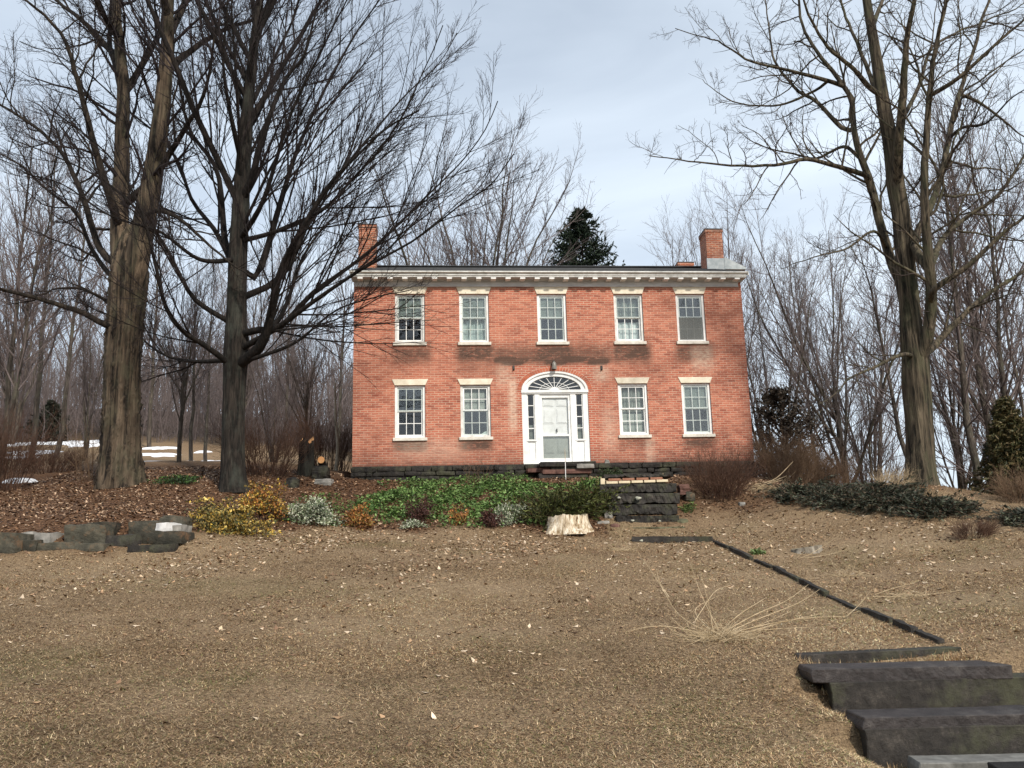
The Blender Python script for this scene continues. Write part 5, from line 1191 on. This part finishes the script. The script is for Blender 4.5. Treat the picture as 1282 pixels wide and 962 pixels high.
def window(k, u, V, kinds):
    v0, v1 = V; u0, u1 = u - HWN, u + HWN
    yf = .05
    c = .075                             # casing width
    m = MB(); m.box(u0 + .003, u0 + c, yf, yf + .12, v0 + .003, v1 - .003); m.box(u1 - c, u1 - .003, yf, yf + .12, v0 + .003, v1 - .003)
    m.box(u0 + c, u1 - c, yf + .002, yf + .118, v1 - c * .8, v1 - .003); m.box(u0 + c, u1 - c, yf + .002, yf + .118, v0 + .003, v0 + .06)
    w = m.build('window', M['white_paint'] if k % 3 else M['old_paint'], house, .004)
    m = MB(); m.box(u0 - .05, u1 + .05, -.055, .16, v0 - .095, v0 - .002); m.build('sill', M['sillstone'], w, .008)
    m = MB(); hl = .225 if V is VU else .185
    m.prism([(u0 + .0, v1 + .003), (u1 - .0, v1 + .003), (u1 + .085, v1 + hl), (u0 - .085, v1 + hl)], -.022, .10); m.build('lintel', M['lintel'], w, .006)
    a0, a1, b0, b1 = u0 + c, u1 - c, v0 + .06, v1 - c * .8; mid = (b0 + b1) / 2 + .01
    for nm, z0, z1, yy, kind in (('upper_sash', mid, b1, yf + .035, kinds[0]), ('lower_sash', b0, mid + .03, yf + .062, kinds[1])):
        s_ = .042; q0, q1, z0_, z1_ = a0 + .002, a1 - .002, z0 + .002, z1 - .002
        m = MB(); m.box(q0, q0 + s_, yy, yy + .025, z0_, z1_); m.box(q1 - s_, q1, yy, yy + .025, z0_, z1_); m.box(q0 + s_, q1 - s_, yy + .001, yy + .024, z0_, z0_ + s_); m.box(q0 + s_, q1 - s_, yy + .001, yy + .024, z1_ - s_, z1_)
        gw = (q1 - q0 - 2 * s_)
        for t in (1, 2): m.box(q0 + s_ + gw * t / 3 - .0105, q0 + s_ + gw * t / 3 + .0105, yy + .004, yy + .021, z0_ + s_, z1_ - s_)
        zm = (z0_ + z1_) / 2; m.box(q0 + s_, q1 - s_, yy + .005, yy + .020, zm - .0105, zm + .0105)
        m.build(nm, M['old_paint'] if 'dull' in kind else M['white_paint'], w)
        # glass: six panes are one pattern
        pm = MB(); pm.box(q0 + s_ * .5, q1 - s_ * .5, yy + .010, yy + .015, z0_ + s_ * .5, z1_ - s_ * .5); pm.build('pane', M['glass'], w)
        if 'storm' in kind:   # outer storm pane in front of the sash
            pm = MB(); pm.box(q0 + .004, q1 - .004, yf + .012, yf + .017, z0_ + .004, z1_ - .004); pm.build('storm_pane', M['glass_storm'], w)
        if 'screen' in kind:
            pm = MB(); pm.box(q0 + .004, q1 - .004, yf + .018, yf + .021, z0_ + .004, z1_ - .004)
            sm = M.get('mesh_screen')
            if not sm:
                nn = NT('mesh_screen'); nn.base((.20, .21, .20), .8); nn.b.inputs['Alpha'].default_value = .55; sm = M['mesh_screen'] = nn.m
            pm.build('insect_screen', sm, w)
        if 'shade' in kind:
            pm = MB(); pm.box(q0, q1, yy + .07, yy + .075, z0_, z1_); pm.build('window_shade', M['shade'], w)
        if 'curtain' in kind or 'drape' in kind:
            r2 = np.random.default_rng(k); nx = 40; x = np.linspace(q0 - .02, q1 + .02, nx); 
            ys = yy + .13 + .018 * np.sin(np.linspace(0, 26, nx) + r2.uniform(0, 6)) + .01 * r2.normal(size=nx)
            pm = MB()
            hi_ = z1_ - (.0 if 'half' not in kind else .12)
            for q in range(nx - 1): pm.poly([(x[q], ys[q], z0_), (x[q + 1], ys[q + 1], z0_), (x[q + 1], ys[q + 1] + .01, hi_), (x[q], ys[q] + .01, hi_)])
            pm.build('curtain', M['curtain'] if 'curtain' in kind else M['shade'], w, smooth=True)
        if 'blind' in kind:
            pm = MB(); zz_ = z0_
            while zz_ < z1_:
                pm.poly([(q0, yy + .10, zz_), (q1, yy + .10, zz_), (q1, yy + .125, zz_ + .028), (q0, yy + .125, zz_ + .028)]); zz_ += .036
            pm.build('blind', M['blind'], w)
        if 'paper' in kind:
            pm = MB(); pm.prism([(q1 - .28, z0_), (q1, z0_), (q1, z0_ + .14), (q1 - .1, z0_ + .12)], yy + .04, yy + .045); pm.build('paper_scrap', M['white_paint'], w)
kinds = [('storm shade', 'bare'), ('storm shade', 'storm curtain'), ('storm shade', 'storm'), ('storm drape dull', 'curtain half'), ('storm', 'screen'),
         ('storm', 'bare'), ('blind', 'storm paper'), ('drape', 'blind'), ('storm shade', 'storm')]
kk_ = 0
for u in UC: window(kk_, u, VU, kinds[kk_]); kk_ += 1
for u in UC:
    if abs(u - 5.905) > .1: window(kk_, u, VL, kinds[kk_]); kk_ += 1
# dark rooms behind the windows
mb = MB(); mb.box(.34, W_ - .3, 2.6, 2.65, .05, 5.8); mb.box(.34, W_ - .3, .40, 2.6, 2.72, 2.95); mb.box(.34, W_ - .3, .40, 2.6, .0, .05); mb.box(.34, W_ - .3, .40, 2.6, 5.5, 5.55)
for uu in (.3, 2.6, 4.75, 7.05, 9.2, W_ - .34): mb.box(uu, uu + .04, .40, 2.6, .05, 5.5)
mb.build('rooms', M['interior'], house)

# foundation: courses of dark fieldstone
mb = MB(); mb.box(.05, W_ - .05, -.02, DEP, -1.3, -.02); fnd = mb.build('foundation', M['slate'], house)
bmF = bmesh.new(); r = random.Random(5)
v = -.03
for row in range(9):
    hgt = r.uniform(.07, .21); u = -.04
    while u < W_ + .02:
        w_ = r.uniform(.14, .95); w_ = min(w_, W_ + .04 - u)
        if w_ > .05:
            me = rock_mesh('tmp', w_ - .02, .26, hgt - .012, r.randint(1, 999), .12, .82, 5, .0); b_ = bmesh.new(); b_.from_mesh(me); bpy.data.meshes.remove(me)
            bmesh.ops.translate(b_, verts=b_.verts, vec=(u + w_ / 2, .03 + r.uniform(-.07, .03), v - hgt / 2)); tmp = bpy.data.meshes.new('t'); b_.to_mesh(tmp); b_.free(); bmF.from_mesh(tmp); bpy.data.meshes.remove(tmp)
        u += w_
    v -= hgt
me = bpy.data.meshes.new('foundation_stones'); bmF.to_mesh(me); bmF.free(); link('foundation_stones', me, M['slate'], fnd)

# cornice
e0, e1 = -.06, W_ + .07
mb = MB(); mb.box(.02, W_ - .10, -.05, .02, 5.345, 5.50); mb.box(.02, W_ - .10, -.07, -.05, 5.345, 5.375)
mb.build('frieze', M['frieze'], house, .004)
mb = MB(); mb.box(e0, e1, -.36, .02, 5.556, 5.595); mb.box(e0, e1, -.385, -.3, 5.596, 5.645)
cor = mb.build('cornice', M['old_paint'], house, .004)
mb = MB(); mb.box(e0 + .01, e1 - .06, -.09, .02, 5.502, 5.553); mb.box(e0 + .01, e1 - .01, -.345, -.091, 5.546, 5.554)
mb.build('soffit', M['frieze'], cor)  # grey colour puts shade into the soffit and the strip behind the modillions
mb = MB(); 
prof = [(-.385, 5.647), (-.45, 5.68), (-.45, 5.712), (-.30, 5.712), (-.30, 5.647)]
i0 = len(mb.v)
for uu in (e0 - .03, e1 + .04): mb.v += [(uu, y_, z_) for y_, z_ in prof]
nP = len(prof); mb.f += [tuple(range(nP - 1, -1, -1)), tuple(range(nP, 2 * nP))] + [(k, (k + 1) % nP, nP + (k + 1) % nP, nP + k) for k in range(nP)]
mb.build('gutter', M['old_paint'], cor)
uu = .20
while uu < W_ - .05:
    m = MB(); m.box(uu - .078, uu + .078, -.352, -.092, 5.496, 5.544); m.build('modillion', M['white_paint'], cor, .004); uu += .438
# roof: two slopes with slate courses, slightly thick
ov = .42; slope = (RIDGE - 5.72) / (DEP / 2 + ov)
mb = MB()
nrow = 14
for side in (0, 1):
    for k in range(nrow):
        t0, t1 = k / nrow, (k + 1) / nrow
        yA, yB = -ov + (DEP / 2 + ov) * t0, -ov + (DEP / 2 + ov) * t1 + .02
        zA, zB = 5.725 + slope * (yA + ov) + .014, 5.725 + slope * (yB + ov)
        if side: yA, yB = DEP - yA, DEP - yB
        p_ = [(e0 - .05, yA, zA), (e1 + .06, yA, zA), (e1 + .06, yB, zB), (e0 - .05, yB, zB)]; q_ = [(x_, y_, z_ - .02) for x_, y_, z_ in p_]
        i = len(mb.v); mb.v += p_ + q_
        fs = [(0, 1, 2, 3), (7, 6, 5, 4), (0, 4, 5, 1), (1, 5, 6, 2), (2, 6, 7, 3), (3, 7, 4, 0)]
        mb.f += [tuple(i + a_ for a_ in (f_[::-1] if side else f_)) for f_ in fs]
roof = mb.build('roof', M['roof'], house)
mb = MB(); mb.box(e0 - .05, e1 + .06, DEP / 2 - .10, DEP / 2 + .10, RIDGE + .02, RIDGE + .06); mb.build('ridge_cap', M['roof'], roof, .01)
mb = MB()
for uu in (e0 - .05, e1 + .03):
    for sgn in (0, 1):
        ya, yb = (-ov, DEP / 2) if not sgn else (DEP + ov, DEP / 2)
        i = len(mb.v); mb.v += [(uu, ya, 5.60), (uu + .03, ya, 5.60), (uu + .03, yb, RIDGE - .14), (uu, yb, RIDGE - .14), (uu, ya, 5.712), (uu + .03, ya, 5.712), (uu + .03, yb, RIDGE + .0), (uu, yb, RIDGE + .0)]
        mb.f += [tuple(i + a_ for a_ in f_) for f_ in ((0, 3, 2, 1), (4, 5, 6, 7), (0, 1, 5, 4), (1, 2, 6, 5), (2, 3, 7, 6), (3, 0, 4, 7))]
mb.build('rake_board', M['old_paint'], roof)

def chimney(x0, x1, ytop, yl, dep, zbase, flash, cap=True):
    ua, va = fac(x0, ytop, yl); ub, _ = fac(x1, ytop, yl)
    m = MB(); m.box(ua, ub, yl, yl + dep, zbase, va - .16); m.box(ua - .008, ub + .008, yl - .008, yl + dep + .008, va - .158, va - .09); m.box(ua - .025, ub + .025, yl - .025, yl + dep + .025, va - .088, va)
    ch = m.build('chimney', M['brick_chimney'], house)
    m = MB(); m.box(ua - .03, ub + .03, yl - .03, yl + dep + .03, va + .002, va + .05); m.build('cap', M['dark_iron'], ch, .01)
    if flash:
        zr = 5.725 + slope * (yl + ov)
        m = MB(); m.box(ua - .03, ub + .03, yl - .035, yl - .003, zr - .1, zr + .38)
        m.prism([(ub + .002, zr + .42), (ub + .02, zr + .42), (ub + .75, zr + .04), (ub + .75, zr - .02), (ub + .002, zr - .02)], yl - .05, yl + dep)
        m.build('flashing', M['tin'], ch)
    return ch
chimney(883, 903.5, 288, 2.9, .74, 6.2, True)
chimney(449, 470.5, 282, 2.9, .74, 6.2, False)
chimney(849, 868, 329.5, 6.6, .6, 6.2, False)

# front doorway
dm = MB(); yd = .03
dm.box(DU0 + .004, DU0 + .16, yd, yd + .12, .02, DV1 - .085); dm.box(DU1 - .16, DU1 - .004, yd, yd + .12, .02, DV1 - .085)      # outer pilasters
S0, S1 = DU0 + .38, DU1 - .38                                                                                        # sidelight inner edges
dm.box(S0, S0 + .155, yd, yd + .12, .02, DV1 - .085); dm.box(S1 - .155, S1, yd, yd + .12, .02, DV1 - .085)
for a_, b_ in ((DU0 + .16, S0), (S1, DU1 - .16)):
    dm.box(a_, b_, yd + .03, yd + .10, .02, .66); dm.box(a_ + .03, b_ - .03, yd + .018, yd + .03, .10, .56); dm.box(a_ - .04, b_ + .04, yd - .015, yd + .03, .655, .69)
dm.box(S0 + .155, S1 - .155, yd + .02, yd + .12, 2.02, DV1 - .085)
dm.box(DU0 - .01, DU1 + .01, yd - .05, yd + .12, DV1 - .084, DV1 - .002); dm.box(DU0 + .004, DU1 - .004, yd - .02, yd, DV1 - .12, DV1 - .085)
dm.box(DU0 + .004, DU1 - .004, yd - .06, yd + .14, -.018, .019)                                                        # threshold
for k in range(36):   # arch casing
    t0, t1 = k / 36, (k + 1) / 36
    def ar(t, gq): 
        a_ = math.pi * (1 - t); return (DU0 + DU1) / 2 + ((DU1 - DU0) / 2 + gq) * math.cos(a_), DV1 + (DVT - DV1 + gq * .75) * math.sin(a_)
    dm.prism([ar(t0, -.20), ar(t1, -.20), ar(t1, -.012), ar(t0, -.012)], yd - .01, yd + .10)
    dm.prism([ar(t0, -.075), ar(t1, -.075), ar(t1, -.004), ar(t0, -.004)], yd - .05, yd - .011)
doorway = dm.build('doorway', M['white_paint'], house, 0)
# fanlight
cu = (DU0 + DU1) / 2; m = MB()
rxf, rzf = (DU1 - DU0) / 2 - .19, DVT - DV1 - .145
for k in range(9):
    a_ = math.pi * (k + 1) / 10; m.bar((cu + .10 * math.cos(a_), DV1 + .005 + .07 * math.sin(a_)), (cu + rxf * math.cos(a_), DV1 + rzf * math.sin(a_)), .018, yd + .03, yd + .05)
fanp = [(cu + .12 * math.cos(math.pi * q / 10), DV1 + .09 * math.sin(math.pi * q / 10)) for q in range(11)]; m.prism(fanp, yd + .025, yd + .055)
for k in range(18):
    a_, b_ = math.pi * k / 18, math.pi * (k + 1) / 18; m.bar((cu + rxf * .55 * math.cos(a_), DV1 + rzf * .55 * math.sin(a_)), (cu + rxf * .55 * math.cos(b_), DV1 + rzf * .55 * math.sin(b_)), .010, yd + .034, yd + .046)
m.build('fanlight', M['white_paint'], doorway)
m = MB(); m.prism([(cu + (rxf + .03) * math.cos(math.pi * q / 24), DV1 + (rzf + .02) * math.sin(math.pi * q / 24)) for q in range(25)], yd + .058, yd + .063); m.build('fanlight_pane', M['glass'], doorway)
for a_, b_ in ((DU0 + .16, S0), (S1, DU1 - .16)):
    m = MB()
    m.box(a_ + .002, a_ + .03, yd + .03, yd + .07, .69, DV1 - .087); m.box(b_ - .03, b_ - .002, yd + .03, yd + .07, .69, DV1 - .087)
    for t in range(5): zc = .70 + (DV1 - .12 - .70) * t / 4; m.box(a_ + .03, b_ - .03, yd + .032, yd + .068, zc - .012, zc + .012)
    m.build('sidelight', M['white_paint'], doorway)
    m = MB(); m.box(a_ + .01, b_ - .01, yd + .048, yd + .052, .69, DV1 - .09); m.build('sidelight_pane', M['glass'], doorway)
    m = MB(); nx = 12; x = np.linspace(a_ + .05, b_ - .04, nx)
    for q in range(nx - 1): m.poly([(x[q], yd + .12 + .015 * (q % 2), .69), (x[q + 1], yd + .12 + .015 * ((q + 1) % 2), .69), (x[q + 1] , yd + .12 + .015 * ((q + 1) % 2), 1.15), (x[q], yd + .12 + .015 * (q % 2), 1.15)])
    m.build('curtain', M['shade'], doorway)
d0, d1 = S0 + .155, S1 - .155
m = MB(); fr = .07; yy = yd + .03   # storm door frame with a glass lower light
m.box(d0 + .003, d0 + fr, yy, yy + .04, .02, 2.016); m.box(d1 - fr, d1 - .003, yy, yy + .04, .02, 2.016); m.box(d0 + fr, d1 - fr, yy + .001, yy + .039, 1.95, 2.016); m.box(d0 + fr, d1 - fr, yy + .001, yy + .039, .80, .86); m.box(d0 + fr, d1 - fr, yy + .001, yy + .039, .02, .15)
m.build('storm_door', M['white_paint'], doorway, .003)
m = MB(); m.box(d0 + fr - .01, d1 - fr + .01, yy + .018, yy + .023, .14, .81); m.build('storm_pane', glass_mat('storm_door_glass', .06, (.74, .76, .74)), doorway)
m = MB(); m.box(d0 + fr - .01, d1 - fr + .01, yy + .018, yy + .023, .85, 1.96); m.build('storm_pane', glass_mat('door_glass', .0, (.95, .96, .96)), doorway)
m = MB(); yq = yd + .10; m.box(d0 + .01, d1 - .01, yq + .004, yq + .05, .03, 2.01)   # panelled inner door
dw = d1 - d0
for a_, b_ in ((d0 + .10, d0 + dw / 2 - .04), (d0 + dw / 2 + .04, d1 - .10)):
    for z0, z1 in ((1.18, 1.62), (1.70, 1.90), (.30, .72)):
        m.box(a_, b_, yq - .008, yq + .003, z0, z1); m.box(a_ + .035, b_ - .035, yq - .018, yq - .009, z0 + .035, z1 - .035)
m.build('door', M['white_paint'], doorway, .003)
m = MB(); m.box(d0 + dw * .52, d0 + dw * .52 + .035, yq - .05, yq - .019, .92, 1.03); m.build('door_knocker', M['dark_iron'], doorway, .01)
# wall lamp and iron hooks above the door
ul_, vl_ = fac(693.7, 459, -.1)
m = MB(); m.box(ul_ - .035, ul_ + .035, -.14, 0, vl_ + .14, vl_ + .17); m.box(ul_ - .02, ul_ + .02, -.03, -.001, vl_ + .0, vl_ + .2)
lampo = m.build('wall_lamp', M['dark_iron'], house, .005)
lp = np.array([[[ul_, -.11, vl_ - .09], [ul_, -.11, vl_ + .02], [ul_, -.11, vl_ + .10], [ul_, -.11, vl_ + .14]]])
link('lamp_shade', tube_mesh('lamp_shade', [(lp, np.array([[.075, .075, .06, .03]]), 12)]), mottled('lamp_glass', (.16, .15, .13), (.3, .28, .25), 8, .3), lampo)
for px in (643, 753):
    uh, vh = fac(px, 461, 0.); m = MB(); m.box(uh - .03, uh + .03, -.03, .0, vh - .07, vh + .07); m.box(uh - .012, uh + .012, -.09, -.03, vh - .05, vh - .03); m.build('iron_hook', M['dark_iron'], house, .004)
m = MB(); _u, _v = fac(760, 579, -.03); m.prism([(_u - .09, _v - .08), (_u + .1, _v - .09), (_u + .06, _v + .06), (_u - .04, _v + .09)], -.05, -.003); m.build('mortar_patch', M['grey_stone'], house, .01)

# doorstep: a stack of flagstones
SD = 'flagstones of the doorstep stack'
for i, (x0, y0, x1, y1, yo, dep, mt, lab) in enumerate([
    (676, 578.5, 746, 583.5, -.75, .72, 'slate', 'topmost wide flagstone of the doorstep under the front door'),
    (690, 583.5, 742, 588, -.68, .6, 'fieldstone', 'second flagstone of the doorstep stack'),
    (660, 586, 690, 591, -.5, .4, 'red_stone', 'short reddish stone at the left side of the doorstep'),
    (679, 588, 741, 592.5, -.7, .65, 'red_stone', 'reddish third flagstone of the doorstep stack'),
    (674, 592.5, 737, 604, -.66, .6, 'slate', 'thick bottom stone of the doorstep stack'),
    (722, 581, 744, 586, -.80, .3, 'grey_stone', 'pale greenish grey flat stone at the right front of the doorstep')]):
    P0 = np.array(fac(x0, y0, yo)); P1 = np.array(fac(x1, y1, yo))
    dx, dz = P1[0] - P0[0], P0[1] - P1[1]
    o = link('flagstone', rock_mesh('flagstone', dx, dep, dz, 200 + i, .06, .9, 9, .12), M[mt], None, hw((P0[0] + P1[0]) / 2, yo + dep / 2, (P0[1] + P1[1]) / 2))
    o.rotation_euler = (0, 0, YAW); tag(o, lab, 'stone', SD)

# ------------------------------------------------------------------ sun, sky, exposure
SUN_EL, SUN_AZ = math.radians(38), math.radians(150)     # azimuth clockwise from +Y: behind the camera, to its right
sd = Vector((math.sin(SUN_AZ) * math.cos(SUN_EL), math.cos(SUN_AZ) * math.cos(SUN_EL), math.sin(SUN_EL)))
sl = bpy.data.lights.new('sun', 'SUN'); sl.energy = 3.8; sl.angle = math.radians(4); sl.color = (1, .93, .83)
so = bpy.data.objects.new('sun', sl); COL.objects.link(so); so.rotation_euler = sd.to_track_quat('Z', 'Y').to_euler()
wd = bpy.data.worlds.new('World'); sc.world = wd; wd.use_nodes = True; t = wd.node_tree; bg = t.nodes['Background']
sky = t.nodes.new('ShaderNodeTexSky'); sky.sky_type = 'NISHITA'; sky.sun_disc = False; sky.sun_elevation = SUN_EL; sky.sun_rotation = SUN_AZ
sky.air_density = 1.; sky.dust_density = 1.5; sky.ozone_density = 1.
tc = t.nodes.new('ShaderNodeTexCoord'); mp = t.nodes.new('ShaderNodeMapping'); mp.inputs['Scale'].default_value = (1, 1, 2.6); mp.inputs['Rotation'].default_value = (.25, .35, .4)
t.links.new(tc.outputs['Generated'], mp.inputs['Vector'])
nz = t.nodes.new('ShaderNodeTexNoise'); nz.inputs['Scale'].default_value = 1.6; nz.inputs['Detail'].default_value = 7; nz.inputs['Roughness'].default_value = .5; nz.inputs['Distortion'].default_value = .5
t.links.new(mp.outputs[0], nz.inputs['Vector'])
rp = t.nodes.new('ShaderNodeValToRGB'); rp.color_ramp.elements[0].position = .36; rp.color_ramp.elements[0].color = (.50, .50, .50, 1); rp.color_ramp.elements[1].position = .68; rp.color_ramp.elements[1].color = (.88, .88, .88, 1)
t.links.new(nz.outputs['Fac'], rp.inputs['Fac'])
mx = t.nodes.new('ShaderNodeMix'); mx.data_type = 'RGBA'; t.links.new(rp.outputs[0], mx.inputs[0]); t.links.new(sky.outputs[0], mx.inputs[6]); mx.inputs[7].default_value = (8.9, 10.0, 11.2, 1)   # thin high cloud, in the sky texture's own units
t.links.new(mx.outputs[2], bg.inputs[0]); bg.inputs[1].default_value = .1
sc.view_settings.view_transform = 'Standard'; sc.view_settings.look = 'None'; sc.view_settings.gamma = 1; sc.view_settings.exposure = 0.13; sc.view_settings.use_curve_mapping = False
sc.render.engine = 'CYCLES'; sc.cycles.max_bounces = 5; sc.cycles.transparent_max_bounces = 12
